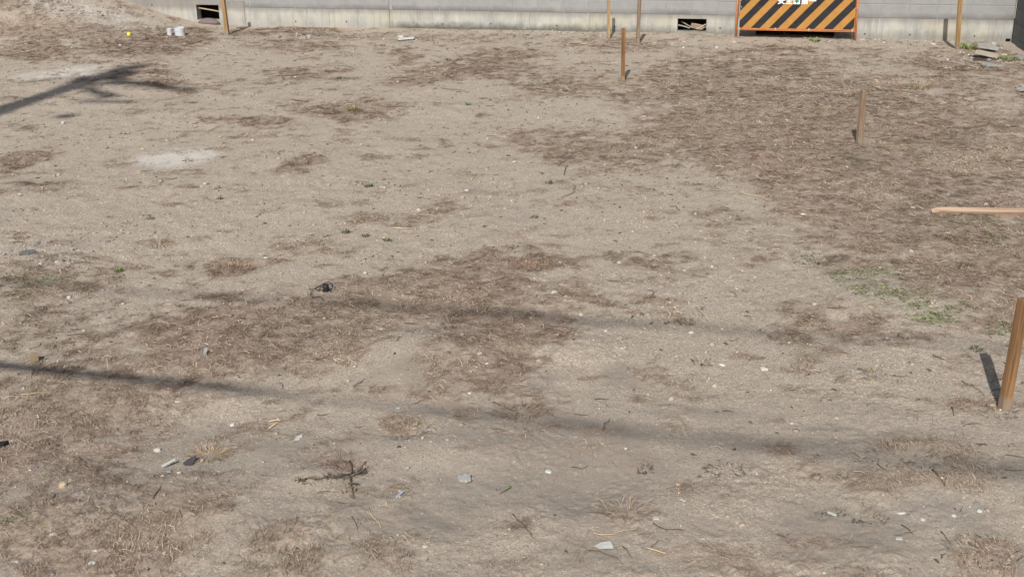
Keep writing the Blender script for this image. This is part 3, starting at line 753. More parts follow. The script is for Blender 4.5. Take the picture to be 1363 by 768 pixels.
# ------------------------------------------------------------------ barricade
def mat_stripes():
    m, nt, b = new_mat('black_yellow_stripes', .45); N = NB(nt)
    co = N.n('ShaderNodeTexCoord').outputs['Object']; sp = N.n('ShaderNodeSeparateXYZ'); N.l(co, sp.inputs[0])
    u = N.math('SUBTRACT', sp.outputs[0], N.math('MULTIPLY', sp.outputs[2], .92))
    fr = N.math('FRACT', N.math('ADD', N.math('DIVIDE', u, .263), 20.0 + STRIPE_PH))
    k = N.math('GREATER_THAN', fr, .5)
    f = N.noise(co, 9, 5, .7)
    ye = N.ramp(f, [(.3, lin(160, 115, 52)), (.7, lin(174, 130, 74))]); bk = N.ramp(f, [(.3, lin(34, 33, 36)), (.7, lin(48, 48, 54))])
    c = N.mix(k, ye, bk)
    c = N.mix(N.ramp(N.noise(co, 60, 3, .6), [(.66, 0.), (.75, .5)]), c, lin(150, 130, 105))
    N.l(c, b.inputs['Base Color']); return m
STRIPE_PH = 0.183
def barricade():
    A = gp(979, 50); B = gp(1138, 54.5); d = B - A; L = math.hypot(d.x, d.y); yaw = math.atan2(d.y, d.x)
    root = bpy.data.objects.new('barricade', None); root.location = A; root.rotation_euler = (math.radians(1), 0, yaw); link(root)
    tag(root, 'orange pipe barricade with black and yellow striped board standing against the wall', 'barricade')
    dz = d.z
    M = M_orange
    def tube(name, pts, r, mat=M):
        bm = bmesh.new(); add_tube(bm, pts, r, 10); return bm_obj(name, bm, mat, root, None, None, True)
    Ht = 1.25; zb = .118
    tube('post', [(0, 0, -.03), (0.0, 0, Ht)], .017); tube('post', [(L, 0, dz - .03), (L - .02, 0, Ht)], .017)
    tube('bottom_rail', [(.018, 0, zb), (L - .018, 0, zb - .004)], .012)
    tube('top_rail', [(.0, 0, Ht - .02), (L - .02, 0, Ht - .02)], .016)
    x0, x1 = .045, L - .035
    bm = bmesh.new(); add_box(bm, x0, x1, -.022, -.014, zb + .025, 1.02, .002)
    pn = bm_obj('panel', bm, mat_stripes(), root)
    bm = bmesh.new(); add_box(bm, x0, x1, -.020, -.012, zb + .012, zb + .024)
    bm_obj('panel_edge', bm, M, root)
    bm = bmesh.new(); add_tube(bm, [(L - .028, 0, zb), (L - .046, 0, Ht - .03)], .007, 6); bm_obj('brace', bm, M, root)
    for x in (.045, .575, 1.06, L - .055):
        bm = bmesh.new(); add_box(bm, x - .012, x + .012, -.026, -.008, zb - .008, zb + .034, .002); bm_obj('clip', bm, M_white, root)
    for x in (.03, L - .055):
        for z in (.45, .8):
            bm = bmesh.new(); bmesh.ops.create_cone(bm, cap_ends=True, segments=8, radius1=.01, radius2=.008, depth=.006)
            bm_obj('rivet', bm, M_white, root, (x + .03, -.025, z), (math.pi / 2, 0, 0))
    # lettering: safety first, with the cross in the middle
    mw = mat_stone('sign_white', lin(232, 232, 236), lin(240, 240, 244), 20, .5, .0)
    mg = mat_stone('sign_green', lin(30, 120, 80), lin(40, 132, 92), 20, .5, .0)
    zt = TXT_Z
    for i, ch in enumerate('安全+第一'):
        x = .632 + i * .1115
        if ch == '+':
            bm = bmesh.new(); add_box(bm, x - .045, x + .045, -.0255, -.0225, zt + .0, zt + .09)
            bm_obj('cross_plate', bm, mw, root)
            bm = bmesh.new()
            add_box(bm, x - .012, x + .012, -.0290, -.0260, zt + .012, zt + .078); add_box(bm, x - .034, x - .0125, -.0290, -.0260, zt + .033, zt + .057); add_box(bm, x + .0125, x + .034, -.0290, -.0260, zt + .033, zt + .057)
            bm_obj('green_cross', bm, mg, root); continue
        cu = bpy.data.curves.new('letter', 'FONT'); cu.body = ch; cu.size = .112; cu.align_x = 'CENTER'; cu.extrude = .001; cu.offset = .0022
        to = bpy.data.objects.new('letter', cu); SC.collection.objects.link(to)
        bpy.context.view_layer.update()
        dg = bpy.context.evaluated_depsgraph_get(); me = bpy.data.meshes.new_from_object(to.evaluated_get(dg)); bpy.data.objects.remove(to)
        me.materials.clear(); me.materials.append(mw)
        obj('letter', me, root, (x, -.024, zt + .008), (math.pi / 2, 0, 0))
TXT_Z = .50
barricade()

# ------------------------------------------------------------------ loose stones, scraps and weeds
def rock(px, py, sx, sy, sz, c1, c2, label, name='stone', cat='stone', group=None, rot=None, sub=2, jag=.22, sink=.40, flat=False):
    sx *= .88; sy *= .88; sz *= .9
    p = gp(px, py); k = pxm(px, py)
    bm = bmesh.new(); bmesh.ops.create_icosphere(bm, subdivisions=sub, radius=.5)
    sd = random.random() * 100
    from mathutils import noise as mn
    for v in bm.verts:
        n = mn.noise(v.co * 2.2 + Vector((sd, 0, 0))) * jag * 2 + random.uniform(-.5, .5) * jag * .35
        v.co *= 1 + n
        # shear faces flat for a broken look
        v.co = Vector((max(min(v.co.x, .42), -.42), max(min(v.co.y, .40), -.40), max(min(v.co.z, .38), -.38)))
        v.co = Vector((v.co.x * sx / k, v.co.y * sy / k, v.co.z * sz / k))
    o = bm_obj(name, bm, mat_stone(name + '_surface', c1, c2, 60, .9, .002), None, (p.x, p.y, p.z + sz / k * (.5 - sink)), rot or (random.uniform(-.2, .2), random.uniform(-.2, .2), random.uniform(-.5, .5)))
    return tag(o, label, cat, group)
tan, tan2 = lin(156, 140, 118), lin(182, 166, 142)
wht, wht2 = lin(168, 165, 158), lin(192, 190, 184)
gry, gry2 = lin(118, 117, 115), lin(144, 143, 140)
rock(84, 648, 16, 14, 16, tan, tan2, 'angular cream stone lying in brown dry grass near the bottom left corner')
rock(94, 640, 9, 8, 8, tan, wht, 'small pale stone touching the upper right side of the cream stone at left', sub=1)
rock(92, 397, 8, 8, 7, wht, wht2, 'round white pebble on grey soil at left, above the wood block')
rock(70, 712, 10, 9, 7, wht, wht2, 'white stone at the far bottom left in the gravelly soil')
rock(127, 733, 8, 7, 5, wht, wht2, 'small bright white stone at the bottom left, left of its neighbour by the brown mat')
rock(122, 750, 16, 10, 7, lin(170, 168, 160), lin(196, 194, 186), 'flat grey white stone at the very bottom left')
rock(219, 737, 9, 8, 8, tan, wht, 'pale tan stone at the lower left on brown matted grass')
rock(162, 719, 10, 5, 4, tan2, wht, 'slim cream stone standing tilted at the bottom left', rot=(0, .3, 1.2))
rock(20, 748, 14, 10, 6, lin(160, 156, 146), lin(185, 180, 170), 'dull grey stone at the bottom left border')
rock(78, 233 - 1 if False else 234, 6, 6, 6, tan2, wht, 'cream stone on bare sand at the upper left below the brown patch')
rock(210, 600, 13, 12, 10, lin(165, 160, 150), lin(190, 184, 172), 'grey tan stone half buried left of the black shard')
rock(304, 588, 9, 10, 8, gry, gry2, 'upright grey stone above the straw bundle at lower left', rot=(.2, .4, .3))
rock(313, 596, 10, 7, 4, lin(165, 170, 172), lin(190, 195, 195), 'flat light grey stone right of the straw bundle at lower left')
rock(225, 628, 11, 9, 7, lin(110, 118, 126), lin(140, 146, 152), 'blue grey stone under the white sliver at lower left')
rock(228, 641, 9, 7, 4, gry, gry2, 'small blue grey stone below the white sliver and larger grey stone')
rock(154, 615, 8, 7, 5, gry, gry2, 'grey pebble in the dry grass left of the half buried stone')
rock(269, 613, 7, 9, 7, tan2, wht, 'little cream stone wedged right of the black shard', sub=1)
rock(738, 390, 12, 11, 8, lin(158, 158, 150), lin(180, 180, 170), 'rounded grey stone just above the long upper shadow at centre')
rock(773, 420, 8, 8, 6, lin(170, 166, 152), lin(196, 190, 174), 'pale stone in the upper cable shadow right of centre')
rock(806, 441, 6, 6, 4, wht, wht2, 'white pebble below the upper cable shadow right of centre')
rock(432, 425, 8, 8, 8, tan, tan2, 'yellowish stone in the brown straw right below the black scrap', sub=1)
rock(357, 473, 8, 7, 5, tan, tan2, 'yellowish stone in the brown straw above the long lower shadow')
rock(422, 449, 9, 6, 4, wht, wht2, 'pale flat stone in the middle of the brown straw mat')
rock(461, 451, 12, 5, 3, lin(165, 160, 150), lin(190, 185, 175), 'thin grey flake in the brown straw mat at centre left')
rock(480, 409, 16, 7, 3, lin(165, 155, 140), lin(190, 180, 165), 'broad flat tan flake at the upper border of the brown straw mat')
rock(588, 373, 10, 6, 4, tan, tan2, 'tan flake in the brown straw above the upper cable shadow at centre')
rock(620, 470, 12, 7, 4, wht, lin(190, 186, 178), 'flat pale stone in the brown roots at centre')
rock(638, 471, 10, 6, 4, wht, lin(190, 186, 178), 'second flat pale stone just right of its twin in the brown roots at centre')
rock(625, 524, 7, 5, 4, wht2, (.8, .8, .8), 'small white pebble under the brown roots at centre')
rock(530, 543, 8, 5, 3, lin(150, 165, 165), lin(170, 182, 182), 'greenish grey chip above the lower cable shadow at centre')
rock(730, 628, 12, 12, 4, lin(170, 172, 165), lin(190, 192, 185), 'flat grey green stone left of the smooth damp patch')
rock(961, 486, 11, 6, 4, lin(175, 174, 168), lin(200, 198, 192), 'white grey stone beside a dark twig clump right of centre')
rock(1017, 492, 14, 10, 6, lin(170, 168, 160), lin(195, 192, 184), 'pale flat stone on bare sand right of centre between the cable shadows')
rock(920, 443, 10, 7, 5, wht, wht2, 'white stone under the end of the upper cable shadow')
rock(1280 - 80, 683, 16, 7, 4, lin(175, 168, 156), lin(195, 188, 176), 'smooth beige stone at lower right right of the two green moss scraps', rot=(0, 0, .1))
rock(1228, 692, 10, 9, 7, lin(160, 155, 148), lin(185, 180, 172), 'small beige stone at lower right, right of the smooth one', sub=1)
rock(1300, 670, 12, 8, 6, gry, lin(120, 118, 116), 'dark grey stone at lower right, topmost of its little cluster')
rock(1304, 680, 9, 9, 5, lin(165, 172, 170), lin(185, 190, 188), 'pale green grey stone under the dark grey one at lower right')
rock(1284, 685, 14, 9, 5, gry, gry2, 'broad grey stone left of the pale green grey one at lower right')
rock(1270, 687, 9, 7, 6, wht, wht2, 'white stone left of the broad grey one at lower right', sub=1)
rock(1347, 741, 10, 10, 8, tan2, wht, 'cream stone in a brown weed mat at the bottom right corner')
rock(1166, 421, 10, 8, 5, gry, gry2, 'blue grey stone just below the green weeds at right')
rock(1160, 409, 12, 6, 4, tan, tan2, 'tan flake against the green weeds at right')
rock(1320, 541, 10, 9, 8, tan2, wht, 'cream stone at the foot of the nearest stake')
rock(1312, 533, 6, 5, 4, wht, wht2, 'tiny white stone left of the cream one at the nearest stake')
rock(1084, 405, 7, 5, 3, wht, wht2, 'white chip on bare sand left of the green weeds at right')
rock(1215, 288 if False else 277, 8, 5, 4, wht, wht2, 'white chip left of the tip of the lying pale stake')
rock(1069, 286, 10, 5, 4, lin(195, 180, 165), lin(215, 200, 185), 'pinkish chip at the left border of the big brown grass area')
rock(855, 156, 13, 5, 3, wht, lin(190, 188, 180), 'flat white grey stone below the short brown stake in front')
rock(557, 358 - 10 if False else 279, 8, 7, 5, lin(180, 175, 165), lin(200, 195, 185), 'pale stone at the top left of the small brown patch at centre', sub=1)
rock(545, 304, 9, 6, 6, lin(70, 78, 84), lin(95, 100, 104), 'dark bluish stone at the lower left of the small centre brown patch')
rock(645, 302, 7, 6, 4, lin(60, 66, 74), lin(80, 84, 90), 'dark blue grey chip alone on bare sand at centre')
rock(354, 344, 9, 6, 5, lin(160, 168, 162), lin(180, 186, 180), 'pale green grey stone left of the black scrap')
rock(84, 349, 6, 6, 7, gry, lin(105, 108, 112), 'dark grey pebble in the gravelly patch at left', sub=1)
rock(76, 349, 9, 6, 4, lin(190, 192, 184), wht, 'pale pebble left of the dark grey one in the gravelly patch', sub=1)
rock(144, 322, 9, 5, 4, gry, lin(100, 104, 110), 'dark slate chip on sand at left above the gravelly patch')
rock(121, 345, 9, 5, 4, gry, gry2, 'flat grey chip right of the gravelly patch at left')
rock(235, 355, 10, 6, 5, lin(84, 80, 74), lin(110, 104, 96), 'dark brown stone left of the reddish brown grass tuft')
rock(188, 319, 6, 5, 4, lin(165, 140, 112), lin(180, 155, 126), 'orange tan pebble on bare sand at left')
rock(283, 345, 10, 5, 4, lin(165, 125, 105), lin(180, 140, 118), 'pink orange brick chip above the reddish brown grass tuft', cat='brick chip')
rock(1321, 727, 8, 6, 4, gry, gry2, 'blue grey pebble near the cream stone at bottom right', sub=1)
rock(903, 645, 9, 6, 3, lin(200, 160, 130), lin(210, 175, 145), 'orange tan flake in the litter right of the damp patch')
rock(95, 603 if False else 532, 8, 6, 5, gry, gry2, 'blue grey pebble in dry grass below the lower cable shadow at left')
rock(70, 755 if False else 563, 12, 6, 4, wht, tan2, 'cream white stone in the dry grass at left')
rock(130, 571, 9, 7, 5, wht, wht2, 'white stone in the dry grass right of the cream white one at left')
rock(65, 507, 9, 6, 5, lin(195, 185, 170), wht, 'pale pebble just below the lower cable shadow at left')
rock(237, 535, 11, 6, 3, tan2, wht, 'cream flake at the border of dry grass and sand below the lower shadow')
rock(277, 568, 9, 8, 4, gry, gry2, 'slanting grey slate chip on sand left of the L shaped straw', rot=(0, .3, .6))
rock(309, 566, 8, 8, 5, lin(170, 175, 172), lin(195, 198, 195), 'light grey stone right of the slanting slate chip')
rock(1075, 70 if False else 213, 8, 4, 3, wht, wht2, 'small pale stone on the brown grass right of the centre', sub=1)

# rubble slabs in the right rear corner
def slab(px, py, w, d, t, rot, mat, label, cat='slab', dz=0.0):
    p = gp(px, py); bm = bmesh.new()
    pts = [(-.5, -.5), (.42, -.5), (.5, -.1), (.44, .5), (-.3, .5), (-.5, .2)]
    v0 = [bm.verts.new((x * w, y * d, 0)) for x, y in pts]; v1 = [bm.verts.new((x * w * .98, y * d * .98, t)) for x, y in pts]
    bm.faces.new(v0[::-1]); bm.faces.new(v1)
    for i in range(6): bm.faces.new((v0[i], v0[(i + 1) % 6], v1[(i + 1) % 6], v1[i]))
    bmesh.ops.bevel(bm, geom=bm.edges[:], offset=t * .12, segments=1, affect='EDGES')
    return tag(bm_obj('concrete_slab', bm, mat, None, (p.x, p.y, p.z + dz), rot), label, cat)
slab(1314, 69, .30, .24, .018, (.10, .16, -.25), M_slab, 'upper grey broken slab propped up in the right rear corner', dz=.06)
slab(1313, 78, .32, .18, .018, (.14, .20, -.35), mat_stone('tan_slab', lin(150, 140, 128), lin(172, 162, 150), 14), 'lower tan broken slab propped over a dark hollow in the right rear corner', dz=.05)
slab(1316, 89, .17, .20, .025, (.02, .02, .3), M_slab, 'small flat grey slab fragment below the two propped ones', dz=.005)
slab(1360, 80, .14, .12, .04, (0, .05, .2), M_slab, 'pale slab fragment at the right border beside the green weed', dz=.0)
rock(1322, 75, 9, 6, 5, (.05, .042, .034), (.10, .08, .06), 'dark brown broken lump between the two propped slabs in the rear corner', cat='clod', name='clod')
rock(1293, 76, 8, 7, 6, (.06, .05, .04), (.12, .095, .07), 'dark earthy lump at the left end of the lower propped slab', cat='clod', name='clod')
rock(1331, 80, 10, 8, 4, tan2, wht, 'pale rounded rubble stone right of the propped slabs')
rock(1336, 74, 10, 8, 5, lin(170, 160, 146), lin(190, 180, 166), 'tan rubble stone above the pale one at the right rear corner')
rock(1300, 80, 16, 12, 6, (.03, .025, .02), (.07, .055, .045), 'dark lump standing for the shade in the hollow under the propped slabs', cat='clod', name='clod')  # near-black lump fills the hollow, its shade put into the colour
rock(1308, 82, 16, 10, 6, (.03, .025, .02), (.08, .06, .045), 'dark lump standing for the shade right under the lower propped slab', cat='clod', name='clod')  # second dark lump, painting the shade beneath the slab
rock(1242, 60, 9, 5, 4, wht, wht2, 'small white rubble lump left of the yellow stake near the right corner')
rock(1148, 54, 10, 5, 4, tan2, wht, 'cream rubble lump right of the barricade foot')
rock(977, 57, 7, 6, 5, wht, tan2, 'pale stone in front of the left foot of the barricade')
slab(1366, 124, .26, .12, .015, (.0, -.15, .2), M_slab, 'grey board tip poking in at the right edge behind the lying stake', cat='board', dz=.05)
slab(541, 54, .26, .11, .015, (.05, -.05, .12), mat_stone('pale_board', lin(168, 174, 170), lin(192, 196, 190), 20), 'pale thin board lying at the wall foot left of the stake stub', cat='board', dz=.02)
rock(533, 50, 10, 5, 5, lin(170, 172, 166), lin(190, 192, 186), 'pale lump just behind the thin board at the wall foot')
rock(511, 53, 6, 5, 5, tan2, wht, 'small cream stone left of the thin pale board at the wall foot', sub=1)

# plastic pipe ends and yellow cap
def pipe_end(px, py, r, h, mat, name, label, cat, cap=True):
    p = gp(px, py); bm = bmesh.new(); seg = 20
    def ring(rr, z): return [bm.verts.new((math.cos(2 * math.pi * k / seg) * rr, math.sin(2 * math.pi * k / seg) * rr, z)) for k in range(seg)]
    R = [ring(r, -.03), ring(r, h * .55), ring(r * 1.04, h * .56), ring(r * 1.04, h - .004), ring(r * .99, h)]
    R += [ring(r * .9, h), ring(r * .86, h - .012)]
    for a, b_ in zip(R[:-1], R[1:]):
        for k in range(seg): bm.faces.new((a[k], a[(k + 1) % seg], b_[(k + 1) % seg], b_[k]))
    bm.faces.new(R[-1])
    return tag(bm_obj(name, bm, mat, None, p, (random.uniform(-.04, .04), random.uniform(-.04, .04), 0), False), label, cat)
pipe_end(240, 48, .078, .125, M_pvc, 'pipe_end', 'larger grey capped pipe end sticking out of the soil at rear left', 'pipe')
pipe_end(226, 47, .038, .105, M_pvc, 'pipe_end', 'smaller grey capped pipe end left of the larger one at rear left', 'pipe')
pipe_end(171, 42, .028, .045, M_yellow, 'marker_cap', 'yellow marker cap in the soil left of the two grey pipe ends', 'cap')
rock(157, 39, 6, 5, 5, tan2, wht, 'cream stone left of the yellow marker cap')
rock(222, 51, 6, 5, 4, tan2, wht, 'pale lump at the foot of the smaller grey pipe end')

# thin shards and scraps
def shard(px, py, outline, t, mat, label, cat, name, rot=(0, 0, 0), dz=.004):
    p = gp(px, py); bm = bmesh.new(); k = pxm(px, py)
    v0 = [bm.verts.new((x / k, y / k, 0)) for x, y in outline]; v1 = [bm.verts.new((x / k, y / k, t)) for x, y in outline]
    bm.faces.new(v0); bm.faces.new(v1[::-1]); n = len(outline)
    for i in range(n): bm.faces.new((v0[i], v0[(i + 1) % n], v1[(i + 1) % n], v1[i]))
    return tag(bm_obj(name, bm, mat, None, (p.x, p.y, p.z + dz), rot), label, cat)
M_tile = mat_stone('black_tile', lin(62, 60, 66), lin(78, 76, 80), 60)
M_paper = mat_stone('white_scrap', lin(165, 165, 160), lin(192, 192, 188), 50, .6)
shard(254, 616, [(-9, -4), (-3, -10), (4, -8), (8, 4), (6, 9), (0, 7)], .012, M_tile, 'black broken tile shard beside the straw bundle at lower left', 'shard', 'tile_shard', (.15, -.1, .1))
shard(226, 620, [(-9, -6), (-7, -10), (7, 5), (6, 8)], .008, M_paper, 'long white sliver lying left of the black shard', 'shard', 'shell_shard', (.2, 0, 0), .012)
shard(804, 728, [(-13, -4), (-4, 4), (9, 8), (12, -7), (-6, -9)], .004, M_paper, 'white pointed scrap lying at the bottom centre right', 'scrap', 'plastic_scrap', (.05, .05, 0), .01)
shard(619, 640, [(-8, -6), (-10, 3), (-6, 9), (-3, 6), (0, 10), (4, 7), (9, 9), (7, 2), (8, -5), (2, -8), (-3, -6)], .012, mat_stone('foil', lin(178, 176, 172), lin(222, 221, 218), 160, .6, .02), 'crumpled white grey scrap on sand at lower centre', 'scrap', 'foil_scrap', (.0, .0, .1), .006)
shard(396, 585, [(-5, -9), (-1, 4), (5, 10), (6, 2), (2, 0), (4, -3)], .004, M_paper, 'thin white flake above the brown root cross at lower left', 'scrap', 'plastic_scrap', (.1, .1, 0), .006)
shard(532, 660, [(-3, -8), (-1, 8), (3, 8), (1, -8)], .004, mat_stone('lilac_scrap', lin(150, 152, 172), lin(168, 170, 186), 40), 'small lilac white scrap right of the brown root cross', 'scrap', 'plastic_scrap', (0, 0, -.3), .006)
shard(1107, 686, [(-5, 3), (4, -6), (6, -3), (-3, 6)], .005, M_paper, 'bright white chip under the left dark moss scrap at lower right', 'scrap', 'plastic_scrap', (0, 0, 0), .006)
shard(1196, 719, [(-5, -2), (4, -3), (5, 3), (-3, 2)], .004, M_paper, 'tiny white chip below the smooth beige stone at lower right', 'scrap', 'plastic_scrap', (0, 0, 0), .006)
shard(909, 668, [(-4, 2), (2, -4), (4, -1), (-2, 4)], .004, M_paper, 'tiny bright chip left of the dark litter at lower right of centre', 'scrap', 'plastic_scrap', (0, 0, 0), .006)
shard(873, 692, [(-4, -3), (4, -3), (4, 3), (-3, 4)], .004, M_paper, 'small pale chip right of the dead weed near the damp patch', 'scrap', 'plastic_scrap', (0, 0, 0), .006)
shard(273, 473, [(-2, -8), (-2, 8), (3, 8), (2, -8)], .005, mat_stone('grey_chip', gry, gry2, 40), 'upright grey chip in the straw above the lower cable shadow', 'shard', 'slate_chip', (.7, 0, -.1), .012)
shard(3, 597, [(-8, -2), (-7, 6), (6, 9), (3, 0)], .015, M_black, 'black lump at the left edge of the photo in dry grass', 'scrap', 'rubber_scrap', (.1, 0, 0), .01)
shard(37, 338, [(-10, -5), (-6, 7), (6, 9), (11, 0), (3, -6)], .01, mat_stone('dark_rag', lin(92, 94, 94), lin(112, 112, 110), 60), 'dark grey flat scrap in the gravelly patch at left', 'scrap', 'rubber_scrap', (0, 0, 0), .006)

# black plastic scrap with wires
def black_scrap():
    p = gp(434, 388); root = bpy.data.objects.new('plastic_scrap', None); root.location = p; link(root)
    tag(root, 'black crumpled plastic piece with loose curling wires left of centre', 'scrap')
    bm = bmesh.new(); bmesh.ops.create_icosphere(bm, subdivisions=2, radius=.026)
    for v in bm.verts:
        v.co *= 1 + random.uniform(-.35, .35); v.co.x *= .95; v.co.y *= 1.0; v.co.z *= 1.15
    bmesh.ops.translate(bm, verts=bm.verts, vec=(0, 0, .02)); bm_obj('bag', bm, M_black, root)
    def w(pts, r=.0022, mat=M_black):
        bm = bmesh.new(); add_tube(bm, pts, r, 5)
        bm_obj('wire', bm, mat, root, None, None, True)
    w([(-.02, .01, .03), (-.06, .03, .02), (-.085, .02, .008), (-.09, -.05, .004), (-.07, -.12, .004), (-.05, -.11, .006), (-.02, -.10, .004), (.0, -.15, .004), (.01, -.17, .004)])
    w([(-.09, .02, .008), (-.105, .02, .004)], .0025)
    w([(-.07, .01, .012), (-.03, .05, .03), (.01, .055, .045), (.035, .03, .04), (.04, 0, .02), (.03, -.03, .008)], .003)
    w([(-.05, .03, .02), (0, .07, .02), (.03, .06, .03), (.045, .02, .03)], .0022)
    w([(-.06, .0, .01), (-.02, .025, .03), (.02, .02, .045)], .0028, mat_stone('grey_wire', lin(90, 86, 80), lin(120, 114, 106), 40))
    rs = mat_stone('grey_rag', lin(120, 112, 104), lin(160, 150, 140), 60)
    bm = bmesh.new(); bmesh.ops.create_icosphere(bm, subdivisions=1, radius=.02)
    for v in bm.verts: v.co = Vector((v.co.x * 1.8, v.co.y * .7, v.co.z * .5)) * (1 + random.uniform(-.2, .2)) + Vector((-.045, .03, .008))
    bm_obj('rag', bm, rs, root)
black_scrap()

# individual twigs and straws
M_tw = mat_stone('brown_twig', (.085, .06, .045), (.19, .14, .10), 80)
M_strw = mat_stone('pale_straw', lin(190, 165, 125), lin(222, 200, 158), 60)
def pxtube(name, pixels, r, mat, label, cat, lift=.006, taper=True, group=None):
    r *= .62
    P = [gp(x, y) + Vector((0, 0, lift)) for x, y in pixels]; o0 = P[0].copy(); n = len(P)
    Q = []
    for i in range(n - 1):
        for t in (0, .5): 
            q = P[i].lerp(P[i + 1], t); q = q + Vector((random.uniform(-1, 1), random.uniform(-1, 1), random.uniform(0, .5))) * .008; Q.append(q - o0)
    Q.append(P[-1] - o0)
    bm = bmesh.new(); add_tube(bm, Q, [r * (1 - (.6 * i / len(Q) if taper else 0)) for i in range(len(Q))], 6)
    return tag(bm_obj(name, bm, mat, None, o0, None, True), label, cat, group)
pxtube('straw', [(858, 730), (886, 739)], .0035, M_strw, 'pale straw stick at the bottom, right of the white pointed scrap', 'straw', .008, False)
pxtube('twig', [(865, 729), (877, 720)], .002, M_tw, 'short brown twig crossing the pale straw at the bottom', 'twig')
pxtube('twig', [(785, 733), (808, 738), (820, 744), (831, 755)], .0026, M_tw, 'long curved brown twig under the white pointed scrap', 'twig')
pxtube('twig', [(829, 728), (838, 738), (840, 744)], .003, M_tw, 'short bent dark twig right of the white pointed scrap', 'twig')
pxtube('straw', [(792, 713), (815, 713), (832, 709), (850, 704)], .0026, M_strw, 'long pale straw above the white pointed scrap', 'straw')
pxtube('twig', [(867, 697), (880, 705), (895, 707), (911, 707)], .004, M_tw, 'thick brown root left of the small damp hollow at lower right', 'twig')
pxtube('straw', [(359, 562), (375, 563), (358, 572)], .004, M_strw, 'pale bent L shaped straw on bare soil at lower left', 'straw', .008, False)
pxtube('straw', [(490, 676), (499, 692), (507, 703)], .003, M_strw, 'pale straw lying below the brown root cross', 'straw')
pxtube('twig', [(471, 689), (475, 706)], .005, mat_stone('grey_twig', lin(120, 112, 100), lin(150, 142, 130), 60), 'stubby grey stick below the brown root cross', 'twig')
pxtube('twig', [(1240, 627), (1250, 640), (1258, 648), (1259, 638)], .004, M_tw, 'forked brown twig below the dark litter at lower right', 'twig', .01)
pxtube('twig', [(1170, 619), (1176, 626), (1183, 618)], .0035, M_tw, 'V shaped brown twig below the lower cable shadow at right', 'twig')
pxtube('twig', [(1201, 701), (1210, 707), (1216, 712)], .003, M_tw, 'short dark twig below the smooth beige stone', 'twig')
pxtube('twig', [(1253, 708), (1262, 720)], .003, M_tw, 'short slanting dark twig at lower right under the stone cluster', 'twig')
pxtube('twig', [(1266, 543), (1269, 555)], .005, M_tw, 'small dark upright twig left of the nearest stake on bare sand', 'twig')
pxtube('twig', [(1280, 508), (1295, 515), (1310, 527)], .0035, M_tw, 'crooked twig left of the shadow of the nearest stake', 'twig')
pxtube('twig', [(1343, 505), (1330, 511), (1320, 518), (1322, 507)], .004, M_tw, 'forked twig against the nearest stake and its shadow', 'twig', .03)
pxtube('twig', [(664, 660), (680, 650)], .004, M_tw, 'short dark twig right of the crumpled white grey scrap', 'twig')
pxtube('twig', [(684, 688), (697, 700), (708, 712), (711, 719)], .005, M_tw, 'dark frayed root at the bottom centre', 'twig', .01)
pxtube('twig', [(202, 666), (210, 656), (214, 648)], .004, M_tw, 'dark bent twig at lower left above the brown mat', 'twig')
pxtube('twig', [(105, 611), (112, 618), (116, 624)], .005, mat_stone('green_black_twig', (.04, .05, .035), (.09, .10, .07), 60), 'dark green bent stem in dry grass at left', 'twig')
pxtube('twig', [(88, 357), (100, 351), (115, 350), (123, 351)], .004, M_tw, 'arched twig right of the gravelly patch at left', 'twig')
pxtube('twig', [(748, 265), (764, 257), (766, 250), (762, 246)], .004, M_tw, 'curled dark twig below the green tuft at upper centre', 'twig', .01)
pxtube('twig', [(750, 234), (754, 226), (755, 222)], .006, M_tw, 'dark leaf shaped twig above the curled one at upper centre', 'twig', .01)
pxtube('twig', [(890, 277), (900, 276), (905, 282)], .005, M_tw, 'bent brown twig on bare sand right of centre', 'twig', .01)
pxtube('twig', [(392, 135), (411, 137)], .008, M_tw, 'short stout brown stick on bare sand at upper centre left', 'twig', .01, False)
pxtube('twig', [(590, 120), (612, 121), (624, 125)], .006, M_tw, 'brown stick at the upper centre below the brown band', 'twig', .01)
pxtube('twig', [(853, 60), (862, 66), (884, 66), (904, 67)], .010, mat_stone('grey_root', lin(130, 120, 108), lin(165, 155, 142), 40), 'long grey root beside the dull grey brown stake near the wall', 'twig', .012)
pxtube('twig', [(808, 58), (830, 59), (845, 57)], .007, M_tw, 'thin dark stick on the ground between the yellow and the dull stakes', 'twig', .01)
pxtube('straw', [(885, 113), (888, 120), (897, 124)], .006, M_strw, 'curved pale straw in brown grass right of the short brown stake', 'straw', .012)
pxtube('straw', [(983, 258), (1005, 263), (1022, 268)], .005, M_strw, 'long pale straw at the border of the big brown grass area', 'straw', .012)
pxtube('straw', [(925, 413), (938, 424), (942, 429)], .004, M_strw, 'pale straw fan stem at the end of the upper cable shadow', 'straw', .02)
pxtube('straw', [(284, 425), (300, 422), (308, 423)], .0035, M_strw, 'pale straw in the brown mat at left centre', 'straw', .01)
pxtube('straw', [(28, 527), (50, 526), (69, 525)], .003, M_strw, 'long pale straw in the dry grass below the lower cable shadow', 'straw', .01)
pxtube('twig', [(655, 538), (672, 543), (684, 549)], .003, M_tw, 'thin brown root across the lower cable shadow at centre', 'twig', .01)
pxtube('twig', [(801, 574), (805, 567), (811, 560)], .004, M_tw, 'thin forked twig in the lower cable shadow right of centre', 'twig', .012)
pxtube('straw', [(520, 305), (545, 306), (560, 305)], .004, M_strw, 'thin pale straw below the small centre brown patch', 'straw', .01)

